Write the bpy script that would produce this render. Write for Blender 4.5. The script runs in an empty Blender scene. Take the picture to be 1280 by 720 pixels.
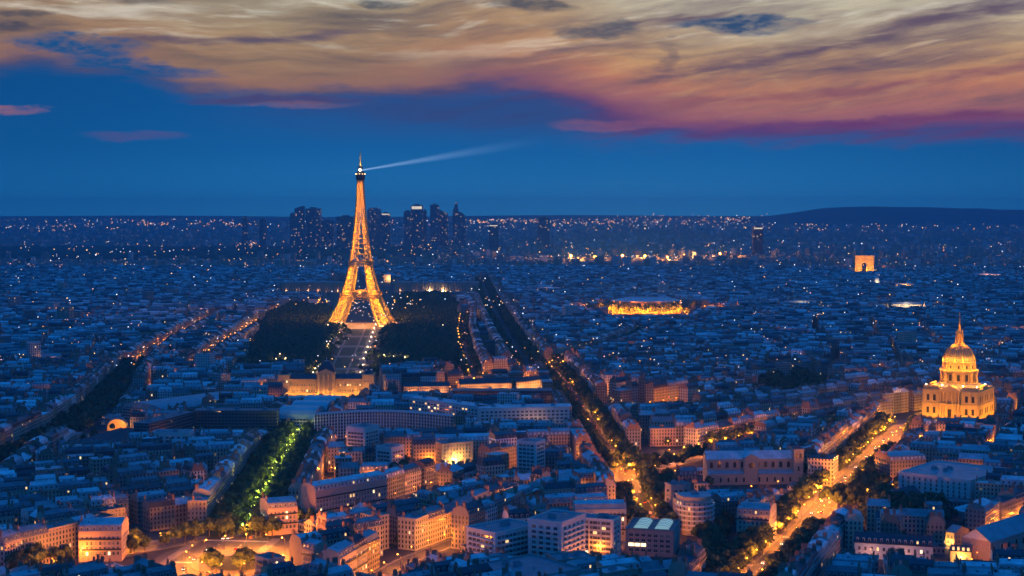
import bpy, bmesh, math, random
import numpy as np
from mathutils import Vector, Matrix

# ------------------------------------------------------------------ camera, sky, exposure, air
scene = bpy.context.scene
col = scene.collection
R = math.radians
F, CX, CY, HORIZON, CAM_H = 1850.0, 640.0, 360.0, 265.0, 212.0     # focal length in pixels of a 1280 px wide frame
PITCH = math.atan((CY - HORIZON) / F)
cam_data = bpy.data.cameras.new('camera')
cam_data.sensor_width = 36.0
cam_data.lens = 36.0 * F / 1280.0
cam_data.clip_start = 1.0
cam_data.clip_end = 80000.0
cam = bpy.data.objects.new('camera', cam_data)
cam.location = (0, 0, CAM_H)
cam.rotation_euler = (math.pi / 2 - PITCH, 0, 0)
col.objects.link(cam)
scene.camera = cam

scene.view_settings.view_transform = 'Standard'
scene.view_settings.look = 'None'
scene.view_settings.gamma = 1.0
scene.view_settings.use_curve_mapping = False
scene.view_settings.exposure = 0.0
scene.cycles.use_denoising = True
scene.cycles.max_bounces = 4
scene.cycles.diffuse_bounces = 2
scene.cycles.glossy_bounces = 2
scene.cycles.transmission_bounces = 2
scene.cycles.volume_bounces = 0
scene.cycles.sample_clamp_indirect = 3.0
scene.cycles.caustics_reflective = False
scene.cycles.caustics_refractive = False
scene.cycles.use_light_tree = True
scene.cycles.use_adaptive_sampling = True
scene.cycles.adaptive_threshold = 0.02


class S:
    """A shader socket with arithmetic, to write node graphs as formulas."""
    nt = None

    def __init__(self, s): self.s = s

    @staticmethod
    def math(op, *a, clamp=False):
        n = S.nt.nodes.new('ShaderNodeMath'); n.operation = op; n.use_clamp = clamp
        for i, v in enumerate(a):
            if isinstance(v, S): S.nt.links.new(v.s, n.inputs[i])
            else: n.inputs[i].default_value = v
        return S(n.outputs[0])

    def __add__(s, o): return S.math('ADD', s, o)
    def __radd__(s, o): return S.math('ADD', o, s)
    def __sub__(s, o): return S.math('SUBTRACT', s, o)
    def __rsub__(s, o): return S.math('SUBTRACT', o, s)
    def __mul__(s, o): return S.math('MULTIPLY', s, o)
    def __rmul__(s, o): return S.math('MULTIPLY', o, s)
    def __truediv__(s, o): return S.math('DIVIDE', s, o)
    def __rtruediv__(s, o): return S.math('DIVIDE', o, s)
    def clamp(s): return S.math('ADD', s, 0.0, clamp=True)
    def max(s, o): return S.math('MAXIMUM', s, o)
    def min(s, o): return S.math('MINIMUM', s, o)
    def exp(s): return S.math('EXPONENT', s)
    def frac(s): return S.math('FRACT', s)
    def floor(s): return S.math('FLOOR', s)
    def gt(s, o): return S.math('GREATER_THAN', s, o)
    def lt(s, o): return S.math('LESS_THAN', s, o)


def smooth(v, a, b, lo=0.0, hi=1.0):
    n = S.nt.nodes.new('ShaderNodeMapRange'); n.interpolation_type = 'SMOOTHSTEP'
    S.nt.links.new(v.s, n.inputs['Value'])
    for k, x in (('From Min', a), ('From Max', b), ('To Min', lo), ('To Max', hi)): n.inputs[k].default_value = x
    return S(n.outputs['Result'])


def ramp(v, stops):
    n = S.nt.nodes.new('ShaderNodeValToRGB')
    S.nt.links.new(v.s, n.inputs[0])
    el = n.color_ramp.elements
    while len(el) < len(stops): el.new(0.5)
    for e, (p, c) in zip(el, stops):
        e.position = p
        e.color = (*c, 1) if not isinstance(c, (int, float)) else (c, c, c, 1)
    return S(n.outputs[0])


def mix(f, a, b, mode='MIX'):
    n = S.nt.nodes.new('ShaderNodeMix'); n.data_type = 'RGBA'; n.blend_type = mode
    for sock, v in ((n.inputs[0], f), (n.inputs[6], a), (n.inputs[7], b)):
        if isinstance(v, S): S.nt.links.new(v.s, sock)
        elif isinstance(v, (int, float)): sock.default_value = v
        else: sock.default_value = (*v, 1)
    return S(n.outputs[2])


def xyz(x, y, z):
    n = S.nt.nodes.new('ShaderNodeCombineXYZ')
    for i, v in enumerate((x, y, z)):
        if isinstance(v, S): S.nt.links.new(v.s, n.inputs[i])
        else: n.inputs[i].default_value = v
    return S(n.outputs[0])


def noise(vec, scale=1.0, detail=3.0, rough=0.5, dist=0.0):
    n = S.nt.nodes.new('ShaderNodeTexNoise')
    if vec is not None: S.nt.links.new(vec.s, n.inputs['Vector'])
    n.inputs['Scale'].default_value = scale; n.inputs['Detail'].default_value = detail
    n.inputs['Roughness'].default_value = rough; n.inputs['Distortion'].default_value = dist
    return S(n.outputs[0])


def build_sky():
    w = bpy.data.worlds.new('World'); scene.world = w; w.use_nodes = True
    nt = w.node_tree; nt.nodes.clear(); S.nt = nt
    tc = nt.nodes.new('ShaderNodeTexCoord')
    sep = nt.nodes.new('ShaderNodeSeparateXYZ'); nt.links.new(tc.outputs['Generated'], sep.inputs[0])
    X, Y, Z = (S(o) for o in sep.outputs)
    A = S.math('ARCTAN2', X, Y) * 57.29578           # azimuth in degrees, 0 = the way one looks
    E = S.math('ARCSINE', Z) * 57.29578              # elevation in degrees
    warp = noise(xyz(A * 0.16, E * 0.7, 3.1), 1.0, 4, 0.55) - 0.5
    warp2 = noise(xyz(A * 0.45, E * 1.3, 9.7), 1.0, 4, 0.6) - 0.5
    Ew = E + warp * 1.1 + warp2 * 0.55
    Aw = A + warp2 * 3.0
    # clear dusk air, deep blue
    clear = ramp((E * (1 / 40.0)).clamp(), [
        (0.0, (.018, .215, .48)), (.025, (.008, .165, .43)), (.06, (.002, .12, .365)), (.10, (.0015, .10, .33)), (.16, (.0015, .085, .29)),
        (.35, (.003, .125, .43)), (.7, (.004, .175, .68)), (1.0, (.004, .175, .68))])  # upper stops lie above the view, raised to light roofs and haze
    dim = smooth(S.math('ABSOLUTE', A - 1.0), 6.0, 21.0)
    clear = mix(dim * .55, clear, mix(1.0, clear, (.45, .62, .66), 'MULTIPLY'))

    def curve(pts):
        """Elevation (degrees) along a line given in (azimuth, elevation), clamped at its ends."""
        return ramp(((A + 25.0) * 0.02).clamp(), [((p + 25) / 50, e / 10) for p, e in pts]) * 10.0

    def px(*p): return [((x - CX) / F * 57.3, (HORIZON - y) / F * 57.3) for x, y in p]
    edge = curve(px((0, 92), (70, 88), (180, 96), (250, 118), (340, 128), (470, 120), (590, 108), (680, 120), (770, 150), (860, 166), (1000, 170), (1280, 166)))
    h = Ew - edge
    side = smooth(A, -8.0, 6.0)                          # 0 left (tan, no red) .. 1 right (red and violet)
    c_left = ramp((h * 0.1).clamp(), [(0, (.10, .075, .13)), (.04, (.30, .155, .115)), (.10, (.36, .20, .115)),
                                      (.22, (.40, .26, .145)), (.36, (.34, .27, .18)), (.50, (.17, .17, .155)), (1, (.10, .14, .2))])
    c_right = ramp((h * 0.1).clamp(), [(0, (.09, .045, .17)), (.04, (.21, .07, .155)), (.09, (.38, .14, .14)), (.15, (.52, .20, .12)),
                                       (.24, (.54, .29, .14)), (.33, (.54, .36, .20)), (.44, (.62, .54, .37)),
                                       (.62, (.60, .58, .48)), (1, (.20, .25, .30))])
    cloud = mix(side, c_left, c_right)
    # long wind-drawn streaks, tilted up to the right
    V = E - 0.13 * A.max(-4.0)
    st = noise(xyz(A * 0.10, V * 0.9 + warp * .8, 0.0), 1.0, 6, 0.58, 0.2)
    st2 = noise(xyz(A * 0.36 + 7.0 + warp * .8, V * 2.6 + warp * 1.5, 5.0), 1.0, 6, 0.6, 0.25)
    st3 = noise(xyz(A * 0.05 + 3.0, V * 0.55 + warp * 0.5, 12.0), 1.0, 5, 0.6, 0.5)
    dark = smooth(st, .45, .68) * 0.62 + smooth(st2, .46, .80) * 0.36 + smooth(st3, .46, .68) * .5
    darkc = mix(side, (.10, .088, .10), (.125, .082, .125))
    cloud = mix((dark * smooth(h, 0.1, 1.2) * .88).clamp(), cloud, darkc)
    light = smooth(st, .48, .28) * .5 + smooth(st2, .47, .25) * .35
    cloud = mix((light * smooth(h, .4, 1.6) * .85).clamp(), cloud, mix(smooth(E, 5.2, 7.4), mix(side, (.52, .36, .20), (.80, .48, .19)), (1.1, 1.06, .90)))

    def streak(pts, wid, f, c, a0, a1, soft=2.0):
        v = S.math('ABSOLUTE', E + warp * (wid * .9 + .25) + warp2 * (wid * 1.5 + .15) - curve(px(*pts))) * (1 / wid)
        g = smooth(v, 1.0, .0) * smooth(A, a0, a0 + soft) * smooth(A, a1, a1 - soft) * (smooth(st2, .30, .60) * .6 + .4)
        return (g * f).clamp(), c
    for args in ((((760, 108), (900, 90), (1010, 72), (1110, 50), (1280, 10), (1300, 4)), .62, .85, (.10, .068, .125), 3.5, 24.0), (((540, 84), (640, 80), (720, 64), (800, 58)), .34, .6, (.15, .10, .12), -4.0, 6.0),
                 (((820, 135), (950, 122), (1100, 116), (1280, 92)), .30, .6, (.19, .06, .12), 5.0, 24.0), (((120, 62), (330, 58), (450, 46)), .26, .8, (.085, .07, .13), -16.5, -5.0),
                 (((560, 40), (700, 34), (760, 44), (860, 60)), .22, .4, (.16, .13, .13), -3, 8), (((640, 60), (830, 76), (1000, 58), (1280, 60)), .2, .4, (.15, .11, .13), 0, 24), (((1040, 160), (1150, 150), (1280, 148)), .3, .7, (.14, .035, .13), 11.0, 24.0)):
        g, c = streak(*args); cloud = mix(g, cloud, c)

    def blob(a, e, ra, re, skew=0.0, soft=1.05):
        u = (Aw - a) * (1.0 / ra)
        v = (E + warp2 * re * 2.6 + warp * re * 1.2 - e - (A - a) * skew) * (1.0 / re)
        return smooth(u * u + v * v + (st2 - .5) * 1.2, 1.15, 1.15 - soft)
    cover = smooth(h + (st2 - .5) * 1.1, -0.55, 0.5)
    # violet bank below the sheet in the middle, red-violet fringe at the right
    veil = smooth(E + warp * .7, 2.35, 3.7) * smooth(A, -14.0, -2.0)
    base = mix((veil * (.42 + .3 * smooth(st, .4, .6))).clamp(), clear, mix(smooth(A, 1.0, 7.0), (.040, .050, .165), (.12, .042, .15)))
    fr = smooth(Ew + warp2 * .6, 2.2, 3.0) * smooth(A, 1.0, 6.0)
    base = mix(fr * (.15 + .6 * smooth(st2, .38, .66)), base, (.115, .045, .14))
    sky = mix(cover, base, cloud)
    fine = smooth(noise(xyz(A * 1.6, E * 5.0, 2.0), 1.0, 4, 0.6), .35, .6)
    for (a, e, ra, re, skew, f, c) in (
            (8.6, 7.12, 2.9, .36, 0.0, 1.0, (.030, .075, .17)),      # blue gap high right
            (3.4, 6.95, 2.1, .42, .03, .8, (.07, .085, .125)),
            (-16.4, 6.05, 2.6, .46, -.05, 1.0, (.004, .08, .24)),   # blue gap left
            (-14.2, 5.45, 3.6, .36, -.08, .95, (.003, .08, .25)),
            (-18.9, 6.75, 1.3, .30, -.05, .85, (.05, .055, .09)),
            (-17.9, 7.2, .8, .18, 0, .8, (.05, .06, .09)),
            (0.8, 7.85, 1.9, .30, -.05, .85, (.055, .07, .10)),
            (-4.8, 7.95, 1.3, .2, -.06, .8, (.06, .075, .10)),
            (-14.0, 7.95, 1.6, .3, -.06, .6, (.08, .085, .10)),
            (-9.0, 4.22, 3.4, .18, 0, .7, (.07, .05, .15)),
            (-8.2, 4.05, 2.4, .16, 0, .32, (.36, .15, .14)),
            (-18.9, 3.72, 1.7, .22, -.02, .6, (.40, .15, .15)),
            (-14.2, 2.85, 2.2, .22, 0, .4, (.13, .08, .21)),
            (4.2, 3.35, 3.2, .28, .02, .45, (.34, .11, .16)), (9.6, 3.2, 2.0, .34, .08, .6, (.10, .04, .17)), (12.6, 3.3, 2.0, .3, .02, .7, (.13, .04, .16)), (5.9, 5.95, .55, .75, 0, .5, (.09, .075, .12))):
        sky = mix((blob(a, e, ra, re, skew) * f * (0.7 + 0.3 * fine)).clamp(), sky, c)
    # sky beside and behind the view, brightened blue to light the haze
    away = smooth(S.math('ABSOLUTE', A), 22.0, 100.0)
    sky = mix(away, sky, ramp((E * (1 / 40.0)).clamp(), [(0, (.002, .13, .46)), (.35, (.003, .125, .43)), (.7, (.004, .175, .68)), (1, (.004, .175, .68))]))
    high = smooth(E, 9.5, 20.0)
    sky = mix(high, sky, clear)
    below = smooth(E, -0.3, -2.0)
    sky = mix(below, sky, (.003, .02, .06))
    ns = nt.nodes.new('ShaderNodeTexSky'); ns.sky_type = 'NISHITA'; ns.sun_disc = False
    ns.sun_elevation = R(-2.0); ns.sun_rotation = R(8.0); ns.altitude = 200
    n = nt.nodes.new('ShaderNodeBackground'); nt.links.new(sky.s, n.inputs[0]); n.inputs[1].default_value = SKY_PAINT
    n2 = nt.nodes.new('ShaderNodeBackground'); nt.links.new(ns.outputs[0], n2.inputs[0]); n2.inputs[1].default_value = 0.004
    add = nt.nodes.new('ShaderNodeAddShader'); out = nt.nodes.new('ShaderNodeOutputWorld')
    nt.links.new(n.outputs[0], add.inputs[0]); nt.links.new(n2.outputs[0], add.inputs[1]); nt.links.new(add.outputs[0], out.inputs[0])


SKY_PAINT = 1.0
sun_data = bpy.data.lights.new('sun', 'SUN'); sun_data.energy = 0.02; sun_data.angle = R(8); sun_data.color = (1, .62, .42)     # only the last afterglow
sun = bpy.data.objects.new('sun', sun_data); sun.rotation_euler = (R(88), 0, R(180 - 8)); col.objects.link(sun)
build_sky()
scene.world.cycles.sampling_method = 'MANUAL'
scene.world.cycles.sample_map_resolution = 1024

HAZE_DENSITY = 6.4e-5
HAZE_COLOR = (.20, .70, 1.0)

# ------------------------------------------------------------------ helpers
rng = random.Random(7)
COS, SIN = math.cos(PITCH), math.sin(PITCH)


def gp(px, py, z=0.0):
    """The point at height z that lies under pixel (px, py) of the 1280x720 photograph."""
    a, b = px - CX, CY - py
    d = (a, COS * F + SIN * b, -SIN * F + COS * b)
    t = (z - CAM_H) / d[2]
    return Vector((d[0] * t, d[1] * t, z))


def to_px(p):
    x, y, z = p[0], p[1], p[2] - CAM_H
    zc = y * COS - z * SIN
    return CX + F * x / zc, CY - F * (y * SIN + z * COS) / zc


def plain_height(x, y):
    """The plain climbs gently towards the horizon."""
    if y < 9000: return 0.0
    return 178.0 * min(1.0, (y - 9000) / 6300) ** 1.25 * (1 + .035 * math.sin(x / 610 + 1) + .03 * math.sin(x / 1370))


class MB:
    """Collects faces (with material, uv and tint) and links them as ONE mesh object."""

    def __init__(s): s.v, s.f, s.m, s.uv, s.c = [], [], [], [], []

    def face(s, pts, mat=0, tint=(1, 1, 1, 0), uv=None):
        n = len(s.v); s.v.extend(pts); k = len(pts)
        s.f.append(tuple(range(n, n + k))); s.m.append(mat)
        s.c.extend([tint] * k)
        if uv is None: s.uv.extend([(0.0, 0.0)] * k)
        else: s.uv.extend(uv)

    def quad_uv(s, a, b, h, mat, tint, z0=0.0, z1=None, u0=0.0):
        """A wall over the ground line a-b from z0 to z1, uv in metres."""
        L = math.hypot(b[0] - a[0], b[1] - a[1])
        s.face([(a[0], a[1], z0), (b[0], b[1], z0), (b[0], b[1], h), (a[0], a[1], h)], mat, tint,
               [(u0, z0), (u0 + L, z0), (u0 + L, h), (u0, h)])

    def box(s, x0, x1, y0, y1, z0, z1, mat=0, tint=(1, 1, 1, 0), bottom=False, top=None):
        s.quad_uv((x0, y0), (x1, y0), z1, mat, tint, z0)
        s.quad_uv((x1, y0), (x1, y1), z1, mat, tint, z0)
        s.quad_uv((x1, y1), (x0, y1), z1, mat, tint, z0)
        s.quad_uv((x0, y1), (x0, y0), z1, mat, tint, z0)
        s.face([(x0, y0, z1), (x1, y0, z1), (x1, y1, z1), (x0, y1, z1)], mat if top is None else top, tint)
        if bottom: s.face([(x0, y1, z0), (x1, y1, z0), (x1, y0, z0), (x0, y0, z0)], mat, tint)

    def bar(s, p, q, r, mat=0, tint=(1, 1, 1, 0), n=4, r2=None):
        p, q = Vector(p), Vector(q); d = (q - p)
        if d.length < 1e-6: return
        d.normalize(); u = d.orthogonal().normalized(); w = d.cross(u)
        r2 = r if r2 is None else r2
        A, B = [], []
        for i in range(n):
            a = 2 * math.pi * (i + .5) / n; o = u * math.cos(a) + w * math.sin(a)
            A.append(tuple(p + o * r)); B.append(tuple(q + o * r2))
        for i in range(n):
            j = (i + 1) % n; s.face([A[i], A[j], B[j], B[i]], mat, tint)
        s.face(A[::-1], mat, tint); s.face(B, mat, tint)

    def lathe(s, prof, n=16, mat=0, tint=(1, 1, 1, 0), cx=0, cy=0, a0=0.0, a1=2 * math.pi):
        for i in range(n):
            t0, t1 = a0 + (a1 - a0) * i / n, a0 + (a1 - a0) * (i + 1) / n
            for (r0, z0), (r1, z1) in zip(prof, prof[1:]):
                P = [(cx + r0 * math.cos(t0), cy + r0 * math.sin(t0), z0), (cx + r0 * math.cos(t1), cy + r0 * math.sin(t1), z0),
                     (cx + r1 * math.cos(t1), cy + r1 * math.sin(t1), z1), (cx + r1 * math.cos(t0), cy + r1 * math.sin(t0), z1)]
                if r0 < 1e-4: P = P[1:]
                elif r1 < 1e-4: P = P[:3]
                um = max(r0, r1)
                s.face(P, mat, tint, [(um * t0, z0), (um * t1, z0), (um * t1, z1), (um * t0, z1)][:len(P)])

    def prism(s, poly, z0, z1, mat=0, tint=(1, 1, 1, 0), top=None):
        n = len(poly)
        for i in range(n): s.quad_uv(poly[i], poly[(i + 1) % n], z1, mat, tint, z0)
        s.face([(x, y, z1) for x, y in poly], mat if top is None else top, tint)

    def gable(s, x0, x1, y0, y1, z0, rise, over=0.3, mat=0, wall=None, tint=(1, 1, 1, 0), wtint=(1, 1, 1, 0)):
        """Pitched roof with its ridge along x."""
        ym = (y0 + y1) / 2; X0, X1 = x0 - over, x1 + over; k = over * rise / ((y1 - y0) / 2)
        s.face([(X0, y0 - over, z0 - k), (X1, y0 - over, z0 - k), (X1, ym, z0 + rise), (X0, ym, z0 + rise)], mat, tint)
        s.face([(X1, y1 + over, z0 - k), (X0, y1 + over, z0 - k), (X0, ym, z0 + rise), (X1, ym, z0 + rise)], mat, tint)
        if wall is not None:
            s.face([(x0, y1, z0), (x0, y0, z0), (x0, ym, z0 + rise - .05)], wall, wtint)
            s.face([(x1, y0, z0), (x1, y1, z0), (x1, ym, z0 + rise - .05)], wall, wtint)

    def mesh(s, name, mats, shade=False):
        me = bpy.data.meshes.new(name)
        nv, nf = len(s.v), len(s.f)
        me.vertices.add(nv); me.vertices.foreach_set('co', np.array(s.v, 'f').ravel())
        tot = np.array([len(f) for f in s.f], 'i'); start = np.concatenate(([0], np.cumsum(tot)[:-1])).astype('i')
        me.loops.add(int(tot.sum())); me.loops.foreach_set('vertex_index', np.array([i for f in s.f for i in f], 'i'))
        me.polygons.add(nf); me.polygons.foreach_set('loop_start', start)
        me.polygons.foreach_set('material_index', np.array(s.m, 'i'))
        me.uv_layers.new(name='UVMap'); me.uv_layers[0].data.foreach_set('uv', np.array(s.uv, 'f').ravel())
        ca = me.color_attributes.new('tint', 'FLOAT_COLOR', 'CORNER'); ca.data.foreach_set('color', np.array(s.c, 'f').ravel())
        for m in mats: me.materials.append(m)
        me.update(calc_edges=True)
        if shade: me.polygons.foreach_set('use_smooth', np.ones(nf, bool))
        return me

    def build(s, name, mats, parent=None, shade=False):
        o = bpy.data.objects.new(name, s.mesh(name, mats if isinstance(mats, (list, tuple)) else [mats], shade))
        col.objects.link(o)
        if parent is not None: o.parent = parent
        return o


def tag(o, label, cat, group=None):
    o['label'] = label; o['category'] = cat
    if group: o['group'] = group
    return o


def thing(name, label, cat, loc=(0, 0, 0), rz=0.0, group=None):
    o = bpy.data.objects.new(name, None); col.objects.link(o)
    o.empty_display_size = 1.0
    o.location = loc; o.rotation_euler = (0, 0, rz)
    return tag(o, label, cat, group)


def link(name, me, parent, loc=(0, 0, 0), rz=0.0, scale=None):
    o = bpy.data.objects.new(name, me); col.objects.link(o); o.parent = parent
    o.location = loc; o.rotation_euler = (0, 0, rz)
    if scale: o.scale = scale
    return o


def glow(parent, loc, watts, colour=(1, .46, .12), radius=.35, name='light', spot=None, aim=None, blend=.6):
    l = bpy.data.lights.new(name, 'SPOT' if spot else 'POINT'); l.energy = watts; l.color = colour; l.shadow_soft_size = radius
    if spot: l.spot_size = R(spot); l.spot_blend = blend
    o = bpy.data.objects.new(name, l); col.objects.link(o); o.parent = parent; o.location = loc
    if aim is not None: o.rotation_euler = (Vector(aim) - Vector(loc)).to_track_quat('-Z', 'Y').to_euler()
    return o


# ------------------------------------------------------------------ materials
def material(name):
    m = bpy.data.materials.new(name); m.use_nodes = True
    nt = m.node_tree; S.nt = nt
    return m, nt, nt.nodes['Principled BSDF']


def attr(name='tint'):
    n = S.nt.nodes.new('ShaderNodeAttribute'); n.attribute_name = name
    return S(n.outputs['Color']), S(n.outputs['Alpha'])


def uvs():
    n = S.nt.nodes.new('ShaderNodeUVMap'); sp = S.nt.nodes.new('ShaderNodeSeparateXYZ')
    S.nt.links.new(n.outputs[0], sp.inputs[0]); return S(sp.outputs[0]), S(sp.outputs[1])


def obj_coord():
    return S(S.nt.nodes.new('ShaderNodeTexCoord').outputs['Object'])


def world_pos():
    return S(S.nt.nodes.new('ShaderNodeNewGeometry').outputs['Position'])


def mat_plain(name, c, rough=.8, metal=0.0, var=.25, scale=.6, tinted=False, spec=.3):
    m, nt, b = material(name)
    f = noise(world_pos() if scale < .2 else obj_coord(), scale, 4) * (2 * var) + (1 - var)
    base = attr()[0] if tinted else S(None)
    if tinted: cc = mix(1.0, base, xyz(f, f, f), 'MULTIPLY')
    else: cc = mix(1.0, c, xyz(f, f, f), 'MULTIPLY')
    nt.links.new(cc.s, b.inputs['Base Color'])
    b.inputs['Roughness'].default_value = rough; b.inputs['Metallic'].default_value = metal
    b.inputs['Specular IOR Level'].default_value = spec
    return m


def mat_emit(name, c, strength, sample=False):
    m, nt, b = material(name)
    b.inputs['Base Color'].default_value = (*[min(1, x) * .5 for x in c], 1)
    b.inputs['Emission Color'].default_value = (*c, 1); b.inputs['Emission Strength'].default_value = strength
    if not sample: m.cycles.emission_sampling = 'NONE'
    return m


def mat_facade(name, lit=.03, ww=2.55, fh=3.05, wfrac=.44, hfrac=.62, glass=(.02, .025, .03), strength=1.6, first=0.6):
    """Masonry with openings laid out in metres; a few panes are lit from inside."""
    m, nt, b = material(name)
    t, a = attr(); u, v = uvs()
    cu, cv = u * (1 / ww), (v - first) * (1 / fh)
    fu, fv = cu.frac() - 0.5, cv.frac() - 0.5
    win = S.math('ABSOLUTE', fu).lt(wfrac / 2) * S.math('ABSOLUTE', fv).lt(hfrac / 2)
    wn = nt.nodes.new('ShaderNodeTexWhiteNoise'); wn.noise_dimensions = '3D'
    seed = S(nt.nodes.new('ShaderNodeObjectInfo').outputs['Random'])
    nt.links.new(xyz(cu.floor(), cv.floor(), a * 913.0 + seed * 77.0).s, wn.inputs['Vector'])
    rnd = S(wn.outputs[0])
    on = win * rnd.lt(lit)
    n1 = noise(world_pos(), .5, 4) * .5 + .75
    wall = mix(1.0, t, xyz(n1, n1, n1), 'MULTIPLY')
    band = S.math('ABSOLUTE', cv.frac() - .965).lt(.03)
    wall = mix(band * .35, wall, (.08, .075, .07))
    nt.links.new(mix(win, wall, glass).s, b.inputs['Base Color'])
    nt.links.new((win * -.6 + .85).s, b.inputs['Roughness'])
    nt.links.new(mix((rnd * (1 / max(lit, 1e-4))).clamp(), (1, .42, .10), (1, .74, .36)).s, b.inputs['Emission Color'])
    nt.links.new((on * strength).s, b.inputs['Emission Strength'])
    m.cycles.emission_sampling = 'NONE'
    return m


def mat_roof(name):
    m, nt, b = material(name)
    t, a = attr()
    p = world_pos()
    n1 = noise(p, .16, 5, .6); n2 = noise(p, 1.3, 3)
    f = (n1 - .5) * 1.3 + (n2 - .5) * .5 + 1.0
    nt.links.new(mix(1.0, t, xyz(f, f, f), 'MULTIPLY').s, b.inputs['Base Color'])
    nt.links.new((n2 * .3 + .42).s, b.inputs['Roughness'])
    b.inputs['Specular IOR Level'].default_value = .4
    return m


M = {}
M['facade'] = mat_facade('facade_masonry', lit=.014)
M['facade_far'] = mat_facade('facade_masonry_far', lit=.010, strength=2.2)
M['modern'] = mat_facade('facade_concrete', lit=.012, ww=3.2, fh=3.0, wfrac=.8, hfrac=.5, strength=1.5)
M['tower'] = mat_facade('facade_tower_glass', lit=.035, ww=7, fh=7, wfrac=.7, hfrac=.6, strength=1.2)
M['wall'] = mat_plain('rendered_wall', None, .85, tinted=True, var=.2, scale=.5)
M['roof'] = mat_roof('zinc_roof')
M['chimney'] = mat_plain('chimney_brick', (.30, .19, .14), .9, var=.3)
M['pot'] = mat_plain('terracotta', (.36, .15, .08), .9)
M['glass'] = mat_plain('window_glass', (.03, .036, .045), .12, var=.1, spec=.6)
M['lit'] = mat_emit('lit_pane', (1, .60, .22), 1.7)
M['lit_bright'] = mat_emit('lit_pane_bright', (1, .74, .38), 3.0)
M['pale'] = mat_plain('curtained_glass', (.22, .21, .19), .2, var=.2, spec=.6)
M['frame'] = mat_plain('window_frame', (.55, .53, .5), .6, var=.1)
M['iron'] = mat_plain('dark_iron', (.03, .03, .033), .6)
M['asphalt'] = mat_plain('asphalt', (.085, .08, .076), .75, var=.35, scale=.05)
M['plaza'] = mat_plain('paving', (.16, .14, .12), .8, var=.3, scale=.06)
M['kerb'] = mat_plain('pavement', (.20, .19, .175), .85, var=.25, scale=.1)
M['paint'] = mat_plain('road_paint', (.75, .74, .70), .6, var=.15, scale=.4)
M['ground'] = mat_plain('city_ground', (.055, .055, .058), .9, var=.4, scale=.03)
M['lawn'] = mat_plain('lawn', (.06, .075, .04), .95, var=.5, scale=.04)
M['sand'] = mat_plain('gravel_path', (.26, .22, .17), .95, var=.2, scale=.05)
M['white'] = mat_plain('white_paint', (.78, .78, .76), .5, tinted=False, var=.08)
M['stone'] = mat_plain('cut_stone', (.50, .42, .30), .85, var=.2, scale=.25)
M['gold'] = mat_plain('gilded_lead', (.66, .45, .12), .4, metal=.35, var=.3, scale=.4)
M['lead'] = mat_plain('lead_sheet', (.34, .27, .15), .55, var=.3, scale=.3)
M['tower_iron'] = mat_plain('brown_iron', (.55, .38, .10), .65, var=.15, scale=.1)

# ------------------------------------------------------------------ the plan: roads, parks, what is built where
RES = 2.0
OX, OY, NX, NY = -1900.0, 680.0, 1900, 2300
occ = np.zeros((NX, NY), np.uint8)


def rect_cells(cx, cy, ang, w, d, pad=0.0):
    hw, hd = w / 2 + pad, d / 2 + pad; c, s = math.cos(ang), math.sin(ang)
    ex, ey = abs(hw * c) + abs(hd * s), abs(hw * s) + abs(hd * c)
    i0, i1 = int((cx - ex - OX) / RES), int((cx + ex - OX) / RES) + 2
    j0, j1 = int((cy - ey - OY) / RES), int((cy + ey - OY) / RES) + 2
    i0, j0, i1, j1 = max(i0, 0), max(j0, 0), min(i1, NX), min(j1, NY)
    if i0 >= i1 or j0 >= j1: return None
    X = OX + (np.arange(i0, i1) + .5) * RES - cx; Y = OY + (np.arange(j0, j1) + .5) * RES - cy
    gx, gy = np.meshgrid(X, Y, indexing='ij')
    u, v = gx * c + gy * s, -gx * s + gy * c
    return i0, i1, j0, j1, (np.abs(u) < hw) & (np.abs(v) < hd)


def free(cx, cy, ang, w, d, tol=.04):
    r = rect_cells(cx, cy, ang, w, d, -.6)
    if r is None: return False
    i0, i1, j0, j1, m = r
    n = m.sum()
    return n > 0 and (occ[i0:i1, j0:j1][m] > 0).sum() <= tol * n


def block(cx, cy, ang, w, d, val=1, pad=0.0):
    r = rect_cells(cx, cy, ang, w, d, pad)
    if r is None: return
    i0, i1, j0, j1, m = r
    occ[i0:i1, j0:j1][m] = val


def block_line(pts, hw, val=2):
    for a, b in zip(pts, pts[1:]):
        L = math.hypot(b[0] - a[0], b[1] - a[1])
        block((a[0] + b[0]) / 2, (a[1] + b[1]) / 2, math.atan2(b[1] - a[1], b[0] - a[0]), L + hw, 2 * hw, val)


def inside(poly, x, y):
    c = False; n = len(poly)
    for i in range(n):
        x0, y0 = poly[i][0], poly[i][1]; x1, y1 = poly[i - 1][0], poly[i - 1][1]
        if (y0 > y) != (y1 > y) and x < (x1 - x0) * (y - y0) / (y1 - y0) + x0: c = not c
    return c


def block_poly(poly, val=3):
    P = np.array([(p[0], p[1]) for p in poly])
    i0, i1 = max(0, int((P[:, 0].min() - OX) / RES)), min(NX, int((P[:, 0].max() - OX) / RES) + 1)
    j0, j1 = max(0, int((P[:, 1].min() - OY) / RES)), min(NY, int((P[:, 1].max() - OY) / RES) + 1)
    if i0 >= i1 or j0 >= j1: return
    gx, gy = np.meshgrid(OX + (np.arange(i0, i1) + .5) * RES, OY + (np.arange(j0, j1) + .5) * RES, indexing='ij')
    c = np.zeros(gx.shape, bool)
    for k in range(len(P)):
        x0, y0 = P[k]; x1, y1 = P[k - 1]
        if y0 == y1: continue
        c ^= ((y0 > gy) != (y1 > gy)) & (gx < (x1 - x0) * (gy - y0) / (y1 - y0) + x0)
    occ[i0:i1, j0:j1][c] = val


def PX(*pts): return [gp(*p) for p in pts]


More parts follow.
